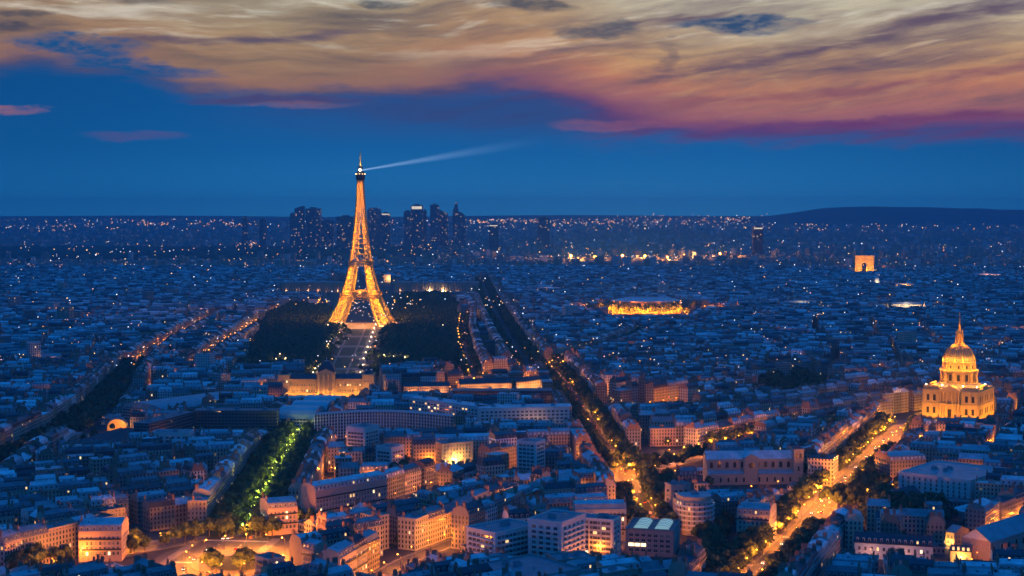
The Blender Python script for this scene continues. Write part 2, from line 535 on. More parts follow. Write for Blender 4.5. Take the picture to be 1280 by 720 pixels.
def resample(pts, step):
    out = []; acc = 0.0
    for a, b in zip(pts, pts[1:]):
        d = b - a; L = d.length; t = acc
        while t < L:
            out.append((a + d * (t / L), math.atan2(d.y, d.x))); t += step
        acc = t - L
    return out


def offset(pts, off):
    out = []
    for i, p in enumerate(pts):
        a = pts[max(i - 1, 0)]; b = pts[min(i + 1, len(pts) - 1)]
        d = (b - a).normalized(); out.append(Vector((p.x - d.y * off, p.y + d.x * off, p.z)))
    return out


# name: (line, half width of carriageway, half width kept free of houses)
ROADS = {
    'dome avenue': (PX((915, 758), (945, 722), (975, 690), (1010, 655), (1035, 625), (1070, 590), (1100, 560), (1130, 532)), 8, 23),
    'church street': (PX((1032, 628), (1003, 621), (968, 612)), 6, 10),
    'park street': (PX((1040, 632), (1072, 636), (1112, 617), (1150, 604)), 6, 11),
    'fork boulevard': (PX((826, 676), (806, 640), (790, 608), (772, 583)), 6, 20),
    'upper boulevard': (PX((772, 583), (755, 560), (738, 530), (722, 505), (705, 482), (688, 464)), 6, 19),
    'side boulevard': (PX((774, 588), (800, 588), (840, 578), (880, 569), (960, 551), (1020, 538)), 8, 19),
    'green avenue': (PX((300, 672), (320, 640), (340, 605), (360, 570), (375, 545), (390, 526)), 6, 25),
    'round place': (PX((225, 735), (262, 700), (300, 672)), 22, 40),
    'left boulevard': (PX((-40, 618), (40, 566), (85, 543), (125, 513), (158, 476), (172, 458)), 8, 19),
    'rose street': (PX((172, 458), (205, 437), (245, 414), (268, 400)), 6, 10),
    'pale street': (PX((235, 470), (262, 452), (300, 425), (330, 405)), 6, 10),
    'corner street': (PX((-60, 762), (60, 714), (160, 688), (235, 674)), 7, 14),
    'long street': (PX((300, 673), (345, 660), (400, 648), (485, 631), (560, 608), (640, 589), (700, 576), (765, 584)), 6, 10),
    'slope street': (PX((440, 742), (475, 719), (505, 702), (545, 686), (585, 671), (620, 654), (668, 636)), 5, 8),
    'school street': (PX((555, 493), (620, 477), (688, 465), (700, 457)), 7, 14),
    'mall street': (PX((592, 474), (582, 445), (577, 420), (580, 398)), 6, 12),
    'far avenue': (PX((662, 463), (640, 430), (620, 395), (610, 375), (602, 352)), 9, 24),
    'tree avenue': (PX((700, 457), (740, 446), (780, 433), (806, 420)), 6, 14),
    'right lane': (PX((740, 720), (765, 690), (775, 660), (778, 640)), 5, 8),
    'chapel lane': (PX((1225, 720), (1237, 690), (1262, 672), (1300, 655)), 5, 8),
    'row street': (PX((740, 512), (800, 513), (850, 506), (905, 497)), 5, 9),
}
for nm, (ln, hw, fw) in ROADS.items(): block_line(ln, fw)
RING = gp(300, 704)
block(RING.x, RING.y, 0, 78, 90, 2)

PARKS = {
    'mall woods left': PX((300, 472), (318, 430), (335, 398), (365, 383), (405, 388), (424, 412), (405, 445), (392, 468)),
    'mall woods right': PX((470, 472), (478, 440), (490, 410), (500, 372), (548, 362), (574, 385), (572, 425), (566, 470)),
    'garden': PX((1070, 655), (1095, 622), (1140, 607), (1172, 625), (1185, 660), (1130, 668)),
    'court trees': PX((880, 735), (868, 690), (875, 668), (905, 663), (918, 690), (915, 735)),
    'inner trees': PX((488, 610), (482, 590), (505, 582), (522, 596), (515, 610)),
    'dome lawn left': PX((940, 500), (945, 478), (1000, 470), (1045, 482), (1030, 505), (985, 515)),
    'boulevard grove': PX((800, 640), (800, 606), (830, 600), (848, 620), (845, 645)),
}
for p in PARKS.values(): block_poly(p)
LAWN = PX((394, 474), (444, 474), (467, 409), (430, 409))
block_poly(LAWN); block_poly(PX((380, 500), (470, 500), (500, 400), (410, 398)))
block_poly(PX((405, 412), (500, 412), (520, 372), (480, 350), (420, 350), (400, 380)))
RESERVED = []


def reserve(cx, cy, ang, w, d):
    block(cx, cy, ang, w, d, 4, pad=2.0)


def pxpos(x0, x1, y, z=0.0):
    """Centre and width of something that spans x0..x1 at row y (its height z there)."""
    a, b = gp(x0, y, z), gp(x1, y, z)
    return (a + b) / 2, (b - a).length

# ------------------------------------------------------------------ small parts that many buildings share
def window_mesh(w, h, pane, name='window', surround='frame', sill=True):
    b = MB()
    b.box(-w / 2, w / 2, -.05, .02, 0, h, 0)                          # pane
    t = .12
    for x0, x1, z0, z1 in ((-w / 2 - t, -w / 2, -t, h + t), (w / 2, w / 2 + t, -t, h + t), (-w / 2, w / 2, h, h + t)):
        b.box(x0, x1, -.16, .02, z0, z1, 1)
    b.box(-w / 2 - .18, w / 2 + .18, -.26, .02, -t - .06, 0, 1)
    b.box(-.035, .035, -.09, -.05, 0, h, 1)
    b.box(-w / 2, w / 2, -.088, -.052, h * .62, h * .66, 1)
    return b.mesh(name, [M[pane], M[surround]])


WIN = {k: window_mesh(1.25, 2.0, k) for k in ('glass', 'pale', 'lit', 'lit_bright')}
WIDE = {k: window_mesh(2.5, 1.65, k) for k in ('glass', 'pale', 'lit', 'lit_bright')}


def pick_pane(p=.05):
    r = rng.random()
    return 'lit_bright' if r < p * .4 else 'lit' if r < p else 'pale' if r > .76 else 'glass'


def add_windows(parent, a, b, z0, floors, fh, step, kit=WIN, p=.05, margin=1.2, limit=100, out=.0, counts=None):
    L = math.hypot(b[0] - a[0], b[1] - a[1]); n = max(1, int((L - 2 * margin) / step + .5))
    ux, uy = (b[0] - a[0]) / L, (b[1] - a[1]) / L; rz = math.atan2(uy, ux); lit = 0
    for f in range(floors):
        for i in range(n):
            if counts is not None and counts[0] >= limit: return lit
            s = margin + (L - 2 * margin) * (i + .5) / n
            k = pick_pane(p); lit += k[0] == 'l'
            link('window', kit[k], parent, (a[0] + ux * s + uy * out, a[1] + uy * s - ux * out, z0 + f * fh), rz)
            if counts is not None: counts[0] += 1
    return lit


def dormer_mesh(pane):
    b = MB()
    b.box(-.75, .75, -.5, 1.9, 0, 1.9, 1)
    b.face([(-.9, -.65, 1.9), (.9, -.65, 1.9), (.9, 2.2, 2.1), (-.9, 2.2, 2.1)], 2, (.22, .25, .29, 0))
    b.face([(-.9, -.65, 1.9), (0, -.65, 2.35), (.9, -.65, 1.9)], 1)
    b.box(-.5, .5, -.56, -.5, .25, 1.7, 0)
    return b.mesh('dormer', [M[pane], M['frame'], M['roof']])


DORMER = {k: dormer_mesh(k) for k in ('glass', 'lit')}


def chimney_mesh(L, H, pots):
    b = MB()
    b.box(-.35, .35, -L / 2, L / 2, 0, H, 0)
    b.box(-.45, .45, -L / 2 - .1, L / 2 + .1, H, H + .25, 0)
    for i in range(pots):
        y = -L / 2 + L * (i + .5) / pots
        b.lathe([(.16, H + .25), (.13, H + 1.0), (0, H + 1.0)], 6, 1, cy=y)
    return b.mesh('chimney', [M['chimney'], M['pot']])


CHIM = [chimney_mesh(2.4, 3.2, 5), chimney_mesh(3.6, 3.0, 7), chimney_mesh(1.5, 3.4, 3)]


def roof_window_mesh(w, d):
    b = MB(); b.box(-w / 2, w / 2, -d / 2, d / 2, 0, .16, 1, (.3, .31, .32, 0)); b.face([(-w / 2 + .1, -d / 2 + .1, .165), (w / 2 - .1, -d / 2 + .1, .165), (w / 2 - .1, d / 2 - .1, .165), (-w / 2 + .1, d / 2 - .1, .165)], 0)
    return b.mesh('roof_window', [M['glass'], M['wall']])


RWIN = [roof_window_mesh(.95, 1.5), roof_window_mesh(1.6, 1.2), roof_window_mesh(2.6, 1.8)]
b = MB(); b.bar((0, 0, 0), (0, 0, 3.2), .06); b.bar((-.7, 0, 2.9), (.7, 0, 2.9), .04); b.bar((-.5, 0, 2.5), (.5, 0, 2.5), .04); AERIAL = b.mesh('aerial', [M['iron']])
b = MB(); b.lathe([(.3, 0), (.3, .9), (.42, .95), (0, 1.25)], 8, 0, (.36, .37, .39, 0)); VENT = b.mesh('vent', [M['wall']])


def plant_box_mesh():
    b = MB(); b.box(-1.8, 1.8, -1.3, 1.3, 0, 2.2, 0, (.33, .34, .36, 0)); b.box(-1.5, 1.5, -1.0, 1.0, 2.2, 2.45, 0, (.2, .21, .22, 0))
    b.box(2.2, 3.2, -.6, .6, 0, 1.1, 0, (.4, .4, .42, 0))
    return b.mesh('plant_room', [M['wall']])


PLANT = plant_box_mesh()


def flat_roof(parent, w, d, h, tint=(.20, .22, .25, 0), wt=(.4, .39, .37, 0), n=2):
    b = MB(); b.box(-w / 2 - .25, w / 2 + .25, -d / 2 - .25, d / 2 + .25, h, h + .35, 0, wt)
    t = .3
    for x0, x1, y0, y1 in ((-w / 2 - .25, w / 2 + .25, -d / 2 - .25, -d / 2 + t), (-w / 2 - .25, w / 2 + .25, d / 2 - t, d / 2 + .25),
                           (-w / 2 - .25, -w / 2 + t, -d / 2 + t, d / 2 - t), (w / 2 - t, w / 2 + .25, -d / 2 + t, d / 2 - t)):
        b.box(x0, x1, y0, y1, h + .35, h + 1.1, 0, wt)
    b.face([(-w / 2, -d / 2, h + .356), (w / 2, -d / 2, h + .356), (w / 2, d / 2, h + .356), (-w / 2, d / 2, h + .356)], 1, tint)
    o = b.build('roof', [M['wall'], M['roof']], parent)
    for i in range(n):
        link('plant_room', PLANT, parent, (rng.uniform(-w * .3, w * .3), rng.uniform(-d * .22, d * .22), h + .35), rng.choice((0, math.pi / 2)))
        link('vent', VENT, parent, (rng.uniform(-w * .4, w * .4), rng.uniform(-d * .35, d * .35), h + .35)); link('roof_window', RWIN[2], parent, (rng.uniform(-w * .4, w * .4), rng.uniform(-d * .35, d * .35), h + .36))
    return o


# ------------------------------------------------------------------ the lattice tower
def build_lattice_tower():
    P = gp(451.5, 407)
    T = thing('lattice_tower', 'tall golden floodlit iron lattice tower rising above the dark park', 'tower', P, R(1.0))
    prof_o = [(0, 62.4), (20, 51.0), (40, 41.5), (57, 35.0), (80, 27.6), (115, 19.5), (150, 14.6), (200, 9.6), (240, 6.9), (276, 5.2), (300, 4.0)]
    prof_w = [(0, 25.0), (57, 17.5), (115, 11.5), (150, 9.4), (200, 7.5), (276, 5.2), (300, 4)]

    def ip(pr, z):
        for (a, u), (b, v) in zip(pr, pr[1:]):
            if z <= b: return u + (v - u) * (z - a) / (b - a)
        return pr[-1][1]

    def corners(sx, sy, z):
        o, w = ip(prof_o, z), ip(prof_w, z); i = max(o - w, 0.0)
        return [Vector((sx * a, sy * c, z)) for a, c in ((o, o), (o, i), (i, i), (i, o))]

    def leg(sx, sy, zs, rc, rb, cross=True):
        b = MB()
        for z0, z1 in zip(zs, zs[1:]):
            c0, c1 = corners(sx, sy, z0), corners(sx, sy, z1)
            for k in range(4):
                j = (k + 1) % 4
                b.bar(c0[k], c1[k], rc); b.bar(c1[k], c1[j], rb * 1.4)
                b.bar(c0[k], c1[j], rb); b.bar(c0[j], c1[k], rb)
        return b
    for sx in (-1, 1):
        for sy in (-1, 1):
            g = leg(sx, sy, [1.5, 10.5, 19.5, 28.5, 37.5, 46.5, 55], 1.3, .45)
            lg = g.build('leg', M['tower_iron'], T)
            b = MB(); b.box(-14, 14, -14, 14, 0, 2.2); ft = b.build('plinth', M['stone'], lg); ft.location = (sx * 50.5, sy * 50.5, 0)
            leg(sx, sy, [62, 70.5, 79, 87.5, 96, 104.5, 113], 1.1, .40).build('upper_leg', M['tower_iron'], T)
            for z in (7, 20, 33, 46, 66, 78, 90, 102):
                o, w = ip(prof_o, z), ip(prof_w, z); c = o - w / 2
                glow(lg, (sx * c, sy * c, z), 46000 if z < 60 else 34000, (1, .38, .015), 1.2, 'floodlight')
    b = MB(); zs = [122]
    while zs[-1] < 268: zs.append(min(272, zs[-1] + max(5.0, ip(prof_o, zs[-1]) * .62)))
    for z0, z1 in zip(zs, zs[1:]):
        o0, o1 = ip(prof_o, z0), ip(prof_o, z1); i0, i1 = max(o0 - ip(prof_w, z0), 0), max(o1 - ip(prof_w, z1), 0)
        for rot in range(4):
            Q = Matrix.Rotation(rot * math.pi / 2, 3, 'Z')
            pt = lambda x, o, z: Q @ Vector((x, -o, z))
            b.bar(pt(-o0, o0, z0), pt(-o1, o1, z1), 1.0); b.bar(pt(-o1, o1, z1), pt(o1, o1, z1), .45)
            for s in (-1, 1):
                if o0 - i0 > 1:
                    b.bar(pt(s * i0, o0, z0), pt(s * i1, o1, z1), .6)
                    b.bar(pt(s * i0, o0, z0), pt(s * o1, o1, z1), .42); b.bar(pt(s * o0, o0, z0), pt(s * i1, o1, z1), .42)
    sh = b.build('shaft', M['tower_iron'], T)
    z = 128
    while z < 272:
        o = ip(prof_o, z)
        for a in ((-1, 1) if z < 185 else (0,)):
            glow(sh, (a * o * .45, -o * .15, z), 23000 if z < 185 else 20000, (1, .38, .015), .8, 'floodlight')
        z += 11

    def gallery(name, half, z0, z1, rail, inner):
        b = MB()
        for k in range(4):
            Q = Matrix.Rotation(k * math.pi / 2, 3, 'Z')
            def bx(x0, x1, y0, y1, a, c):
                P8 = [tuple(Q @ Vector(p)) for p in ((x0, y0, a), (x1, y0, a), (x1, y1, a), (x0, y1, a), (x0, y0, c), (x1, y0, c), (x1, y1, c), (x0, y1, c))]
                for f in ((0, 1, 5, 4), (1, 2, 6, 5), (2, 3, 7, 6), (3, 0, 4, 7), (4, 5, 6, 7), (3, 2, 1, 0)): b.face([P8[i] for i in f])
            bx(-half, half - .01, -half, -half + inner, z0 + (z1 - z0) * .55, z0 + (z1 - z0) * .70)
            bx(-half + .4, half - .4, -half + .4, -half + .9, z1 - .5, z1)
            bx(-half, half - .6, -half - .02, -half + .55, z0, z0 + .8)
            n = int(half * 2 / rail)
            for i in range(n + 1):
                x = -half + .5 + (2 * half - 1) * i / n
                bx(x - .22, x + .22, -half + .45, -half + .85, z0 + .7, z1 - .5)
        return b.build(name, M['tower_iron'], T)
    g1 = gallery('first_gallery', 37.5, 53.5, 62.5, 4.2, 12)
    g2 = gallery('second_gallery', 21.5, 111.5, 121.5, 3.2, 21)
    for s in (-1, 1):
        for u in (-24, 0, 24): glow(g1, (u, s * 33, 64), 2600, (1, .42, .12), .8, 'floodlight')
        glow(g2, (s * 10, -17, 124), 5000, (1, .5, .16), .8, 'floodlight'); glow(g2, (s * 8, -23.5, 115), 1500, (1, .5, .2), .6, 'floodlight')
    for sx, sy, w, d in ((0, -27, 30, 8), (0, 27, 30, 8), (-27, 0, 8, 26), (27, 0, 8, 26)):
        b = MB(); b.box(sx - w / 2, sx + w / 2, sy - d / 2, sy + d / 2, 59.2, 65.5); b.build('pavilion', M['tower_iron'], T)
    for k in range(4):                                           # the great arches between the feet
        b = MB(); Q = Matrix.Rotation(k * math.pi / 2, 3, 'Z'); n = 22; pts = []
        for i in range(n + 1):
            a = math.pi * i / n
            pts.append((36.5 * math.cos(a), 17 + 34.5 * math.sin(a), 39.2 * math.cos(a), 17 + 37.5 * math.sin(a)))
        yo = lambda z: -(ip(prof_o, max(0, z)) - .4)
        for (x0, z0, X0, Z0), (x1, z1, X1, Z1) in zip(pts, pts[1:]):
            b.bar(Q @ Vector((x0, yo(z0), z0)), Q @ Vector((x1, yo(z1), z1)), .55)
            b.bar(Q @ Vector((X0, yo(Z0), Z0)), Q @ Vector((X1, yo(Z1), Z1)), .55)
            b.bar(Q @ Vector((x0, yo(z0), z0)), Q @ Vector((X1, yo(Z1), Z1)), .35)
        b.build('arch', M['tower_iron'], T)
    b = MB(); b.lathe([(4.5, 268), (8.2, 272.5), (8.6, 276), (8.6, 281), (7.2, 281.5), (7.0, 287), (4.6, 288), (4.6, 293), (3.6, 297), (0, 298)], 12)
    tp = b.build('top_gallery', M['iron'], T)
    b = MB(); b.bar((0, 0, 297), (0, 0, 306), 2.0, r2=1.5, n=8); b.bar((0, 0, 306), (0, 0, 324), .9, r2=.55, n=6); b.bar((0, 0, 318), (0, 0, 331), .4, r2=.2)
    for z in (309, 314, 319): b.box(-1.6, 1.6, -1.6, 1.6, z, z + 1.2)
    mast = b.build('antenna', M['tower_iron'], T)
    glow(mast, (0, -5, 301), 2600, (1, .55, .2), .6, 'floodlight'); glow(mast, (0, -4.5, 312), 1200, (1, .5, .2), .5, 'floodlight')
    b = MB(); b.lathe([(0, -1.9), (1.4, -1.4), (2.0, 0), (1.4, 1.4), (0, 1.9)], 10); bc = b.build('beacon', mat_emit('beacon_lamp', (1, .86, .6), 30), T)
    bc.location = (0, -8.2, 290)
    glow(bc, (0, -2.6, 0), 5000, (1, .8, .5), .6, 'beacon_light')
    for i in range(10):
        a = 2 * math.pi * i / 10 + .2
        b = MB(); b.lathe([(0, -.7), (.7, 0), (0, .7)], 6); o = b.build('gallery_lamp', mat_emit('gallery_lamp', (1, .62, .25), 9), T) if i == 0 else link('gallery_lamp', lampmesh, T)
        if i == 0: lampmesh = o.data
        o.location = (8.9 * math.cos(a), 8.9 * math.sin(a), 282.5)
    reserve(P.x, P.y, 0, 150, 150)
    return T


TOWER = build_lattice_tower()


# ------------------------------------------------------------------ the gilded dome church
def build_dome_church():
    P = gp(1199, 524); P = Vector((P.x + 8, P.y + 30, 0)); rz = R(-33)
    T = thing('dome_church', 'golden floodlit domed church with lantern and spire at the end of the avenue', 'church', P, rz)
    st = (.56, .43, .18, .9)
    b = MB(); W = 29
    b.box(-W, W, -W, W, 0, 14.2, 0, st); b.box(-W - .5, W + .5, -W - .5, W + .5, 14.2, 15.2, 0, st); b.box(-W + .3, W - .3, -W + .3, W - .3, 15.2, 27.5, 0, st)
    b.box(-W - .3, W + .3, -W - .3, W + .3, 27.5, 28.8, 0, st); b.box(-W + .9, W - .9, -W + .9, W - .9, 28.8, 30.2, 0, st)
    for s in (-1, 1):                                              # pilasters round the block
        for i in range(-4, 5):
            x = i * 6.6
            for z0, z1 in ((0, 14.0), (15.3, 27.4)):
                b.box(x - .7, x + .7, s * (W - .2) - .55, s * (W - .2) + .55, z0, z1, 0, st)
                b.box(s * (W - .2) - .55, s * (W - .2) + .55, x - .7, x + .7, z0, z1, 0, st)
    nave = b.build('nave', M['wall'], T)
    b = MB()
    b.box(-11, 11, -W - 3.4, -W - .7, 14.2, 15.3, 0, st); b.box(-11, 11, -W - 3.4, -W - .7, 27.5, 28.8, 0, st)
    b.box(-10.5, 10.5, -W - .9, -W - .5, 0, 27.5, 0, st)
    for x in (-9.6, -6.6, -2.6, 2.6, 6.6, 9.6):
        for z0, z1 in ((0.3, 14.2), (15.3, 27.5)):
            b.lathe([(.75, z0), (.62, z1 - .6), (.9, z1)], 8, 0, st, cx=x, cy=-W - 2.5)
    b.face([(-11.5, -W - 3.5, 28.8), (11.5, -W - 3.5, 28.8), (0, -W - 3.5, 34.2)], 0, st)
    b.face([(-11.5, -W - 3.5, 28.8), (0, -W - 3.5, 34.2), (0, -W + 6, 34.2), (-11.5, -W + 6, 28.8)], 0, st)
    b.face([(11.5, -W - 3.5, 28.8), (11.5, -W + 6, 28.8), (0, -W + 6, 34.2), (0, -W - 3.5, 34.2)], 0, st)
    port = b.build('portico', M['wall'], T)
    dk = (.025, .022, .02, 0)
    b = MB()
    b.box(-2.1, 2.1, -W - 1.1, -W - .92, .2, 9.5, 0, dk); d = b.build('door', M['wall'], T)
    wm = MB(); wm.box(-1.35, 1.35, -.12, .05, 0, 6.2, 0, dk); wm.box(-1.7, 1.7, -.4, .05, -.5, -.05, 1, st); wm.box(-1.7, 1.7, -.4, .05, 6.25, 6.8, 1, st)
    wme = wm.mesh('window', [M['wall'], M['wall']])
    for side, rr in (((-W, -W), 0), ((W, -W), math.pi / 2), ((W, W), math.pi), ((-W, W), -math.pi / 2)):
        for i in (-3.5, -2.5, -.5, .5, 2.5, 3.5):
            for z, off in ((4.5, .02), (17.5, -.28)):
                x = i * 6.6
                if rr == 0 and abs(x) < 10: continue
                pos = {0: (x, -W - off), 1: (W + off, x), 2: (x, W + off), -1: (-W - off, x)}[round(rr / (math.pi / 2))]
                link('window', wme, T, (pos[0], pos[1], z), rr)
    # attic roofs with little corner cupola and round pediments
    for s in (-1, 1):
        b = MB(); b.box(s * 20 - 8, s * 20 + 8, -W + 1.2, -W + 4, 30.2, 33, 0, st)
        b.build('parapet', M['wall'], T)
        b = MB(); b.box(s * (W - 2.6) - 1.4, s * (W - 2.6) + 1.4, -8, 8, 30.2, 33.5, 0, st); b.build('parapet', M['wall'], T)
    b = MB(); b.prism([(27 * math.cos(a), 27 * math.sin(a)) for a in [math.pi / 8 + i * math.pi / 4 for i in range(8)]], 30.2, 31.2, 0, (.24, .22, .2, 0))
    b.lathe([(26, 31.2), (20, 34.5)], 24, 0, (.24, .22, .2, 0)); b.build('lower_roof', M['roof'], T)
    # drum with coupled columns and tall windows
    b = MB(); b.lathe([(19.6, 33), (19.6, 35.2), (16.2, 35.3), (16.2, 46.6), (19.4, 46.8), (19.6, 48.4), (15.8, 48.6), (15.4, 55.2), (16.6, 55.6), (16.6, 56.8), (15.5, 57)], 48, 0, st)
    for i in range(24):
        a = 2 * math.pi * (i + (.32 if i % 2 else -.32) + .5) / 24
        b.lathe([(.85, 35.2), (.75, 46.6)], 8, 0, st, cx=18.3 * math.cos(a), cy=18.3 * math.sin(a))
    for i in range(12):
        a = 2 * math.pi * (i + .5) / 12 + math.pi / 12; c, s = math.cos(a), math.sin(a)
        b.bar((16.4 * c, 16.4 * s, 48.6), (16.4 * c, 16.4 * s, 55.4), .75, 0, st); b.lathe([(1.4, 56.8), (.8, 59), (.5, 60.5), (0, 61.5)], 6, 0, st, cx=16.2 * c, cy=16.2 * s)
    drum = b.build('drum', M['wall'], T)
    for i in range(12):
        a = 2 * math.pi * i / 12 + math.pi / 12
        for (r, z, k) in ((16.28, 37.3, 1.05), (15.75, 50, .62)):
            a2 = a if z < 45 else a
            link('window', wme, drum, (r * math.cos(a2), r * math.sin(a2), z), a2 + math.pi / 2, (k, k, k * (1.0 if z < 45 else .8)))
    b = MB(); n = 12; pr = [(15.4 * math.cos(t), 57 + 18.2 * math.sin(t)) for t in [math.pi / 2 * .93 * i / 10 for i in range(11)]]
    b.lathe(pr, 48, 0); dome = b.build('dome', M['lead'], T, True)
    b = MB()
    for i in range(12):
        a = 2 * math.pi * i / 12
        for (r0, z0), (r1, z1) in zip(pr, pr[1:]):
            b.bar(((r0 + .2) * math.cos(a), (r0 + .2) * math.sin(a), z0), ((r1 + .2) * math.cos(a), (r1 + .2) * math.sin(a), z1), .55)
            for q in (-.5, .5):
                a3 = a + math.pi / 12 + q * .2; k = MB
                if r1 > 4: b.bar(((r0 + .05) * math.cos(a3), (r0 + .05) * math.sin(a3), z0), ((r1 + .05) * math.cos(a3), (r1 + .05) * math.sin(a3), z1), .28)
    b.build('dome_rib', M['gold'], dome)
    b = MB(); b.lathe([(2.4, 73.5), (5.2, 74), (5.2, 75.6), (3.3, 75.8), (3.1, 84.5), (4.4, 85), (4.2, 86), (2.8, 86.5), (2.2, 89), (1.1, 91)], 12, 0)
    for i in range(4):
        a = math.pi / 4 + i * math.pi / 2; b.bar((4.2 * math.cos(a), 4.2 * math.sin(a), 75.6), (4.0 * math.cos(a), 4.0 * math.sin(a), 84.5), .55, n=6)
        b.lathe([(.8, 86), (.3, 89), (0, 90)], 6, 0, cx=3.7 * math.cos(a), cy=3.7 * math.sin(a))
    lan = b.build('lantern', M['gold'], T)
    b = MB(); b.lathe([(1.3, 90.5), (.45, 101), (.2, 104)], 8); b.lathe([(0, 103.4), (.7, 104.2), (0, 105)], 8); b.box(-.14, .14, -.14, .14, 105, 108); b.box(-.8, .8, -.14, .14, 106.4, 106.8)
    b.build('spire', M['gold'], T)
    Cc = (1, .34, .01)
    for s in range(-2, 3):
        glow(T, (s * 13.0, -W - 15, 1.2), 16000, Cc, .5, 'floodlight'); glow(T, (W + 15, s * 13, 1.2), 16000, Cc, .5, 'floodlight'); glow(T, (-W - 10, s * 13, 1.2), 2500, Cc, .5, 'floodlight')
    for i in range(14):
        a = -math.pi * 1.15 + math.pi * 1.5 * i / 13
        glow(drum, (25.5 * math.cos(a), 25.5 * math.sin(a), 34), 5000, Cc, .4, 'floodlight')
        glow(drum, (20.8 * math.cos(a), 20.8 * math.sin(a), 50), 3000, Cc, .3, 'floodlight')
        glow(dome, (18.8 * math.cos(a), 18.8 * math.sin(a), 59.5), 2600, (1, .42, .03), .3, 'floodlight')
    for i in range(5):
        a = -math.pi * 1.1 + math.pi * 1.2 * i / 4
        glow(lan, (8.5 * math.cos(a), 8.5 * math.sin(a), 76.5), 2600, Cc, .3, 'floodlight'); glow(lan, (4.6 * math.cos(a), 4.6 * math.sin(a), 92.5), 600, Cc, .3, 'floodlight')
    for x, y in ((-26, -26), (26, -26), (-10, -24), (12, -26), (26, 5)):
        b = MB(); b.lathe([(0, 31.3), (.75, 32), (0, 32.8)], 6); o = b.build('roof_lamp', mat_emit('roof_lamp', (1, .78, .45), 20), T); o.location = (x, y, 1.6)
    reserve(P.x, P.y, rz, 74, 84)
    block(P.x - 40, P.y - 55, rz, 90, 60, 4)
    return T


CHURCH = build_dome_church()


# ------------------------------------------------------------------ other buildings one can name
def from_corners(p0, p1, p2, h):
    """Footprint from three roof corners in the photograph (left, near, right), h metres up."""
    a, b, c = gp(*p0, h), gp(*p1, h), gp(*p2, h)
    u = Vector((b.x - a.x, b.y - a.y)); w = u.length; u.normalize(); n = Vector((-u.y, u.x))
    d = max(6.0, (Vector((c.x - b.x, c.y - b.y))).dot(n))
    mid = Vector(((a.x + b.x) / 2, (a.y + b.y) / 2)) + n * (d / 2)
    return mid.x, mid.y, math.atan2(u.y, u.x), w, d


TONE = {'cream': (.46, .39, .30, .3), 'grey': (.36, .345, .32, .5), 'white': (.70, .68, .65, .7), 'rose': (.46, .33, .28, .2),
        'ochre': (.48, .37, .22, .1), 'buff': (.42, .34, .25, .9), 'dark': (.13, .125, .12, .6)}
ZINC = {'zinc': (.33, .365, .39, 0), 'pale zinc': (.54, .57, .59, 0), 'slate': (.06, .065, .08, 0), 'dark zinc': (.13, .145, .165, 0)}


def visible_sides(x, y, rz, w, d):
    """The sides of a footprint that face the camera, as local (a, b) ground lines."""
    out = []
    for a, b, n in (((-w / 2, -d / 2), (w / 2, -d / 2), (0, -1)), ((w / 2, -d / 2), (w / 2, d / 2), (1, 0)),
                    ((w / 2, d / 2), (-w / 2, d / 2), (0, 1)), ((-w / 2, d / 2), (-w / 2, -d / 2), (-1, 0))):
        nx, ny = n[0] * math.cos(rz) - n[1] * math.sin(rz), n[0] * math.sin(rz) + n[1] * math.cos(rz)
        if -x * nx - y * ny > 0.08 * math.hypot(x, y): out.append((a, b))
    return out


def modern(name, label, cat, corners, h, tone='white', style='grid', p=.05, floors=None, lit_row=None, res=True, step=3.4, roof=True, plants=2, roof_tint=(.20, .22, .25, 0)):
    x, y, rz, w, d = from_corners(*corners, h) if len(corners) == 3 else corners
    T = thing(name, label, cat, (x, y, 0), rz); t = TONE[tone]
    b = MB(); b.box(-w / 2, w / 2, -d / 2, d / 2, 0, h, 0, t)
    sides = visible_sides(x, y, rz, w, d); fh = 3.1; nf = floors or int((h - 2.2) / fh)
    if style == 'fins':
        for a, e in sides:
            L = math.hypot(e[0] - a[0], e[1] - a[1]); ux, uy = (e[0] - a[0]) / L, (e[1] - a[1]) / L; n = max(2, int(L / 6.2))
            for i in range(n + 1):
                q = L * i / n; px_, py_ = a[0] + ux * q + uy * .0, a[1] + uy * q
                b.bar((px_ + uy * .35, py_ - ux * .35, 0), (px_ + uy * .35, py_ - ux * .35, h), .42, 0, t)
    wl = b.build('wall', M['wall'], T)
    if style == 'bands':
        for f in range(nf):
            bb = MB(); z = 2.2 + f * fh
            for a, e in sides:
                L = math.hypot(e[0] - a[0], e[1] - a[1]); ux, uy = (e[0] - a[0]) / L, (e[1] - a[1]) / L; o = 1.25
                A = (a[0] + ux * 1.6, a[1] + uy * 1.6); E = (e[0] - ux * 1.6, e[1] - uy * 1.6)
                P = [A, E, (E[0] + uy * o, E[1] - ux * o), (A[0] + uy * o, A[1] - ux * o)][::-1]
                bb.prism(P[::-1], z - .95 + .7, z + .75, 0, t)
            bb.build('balcony', M['wall'], T)
    cnt = [0]
    for a, e in sides:
        add_windows(T, a, e, 2.35 + (0.6 if style != 'bands' else .9), nf, fh, step, WIDE if style != 'haus' else WIN, p, 1.6, 96, .0, cnt)
    if roof: flat_roof(T, w, d, h, roof_tint, t, plants)
    if res: reserve(x, y, rz, w, d)
    return T, w, d


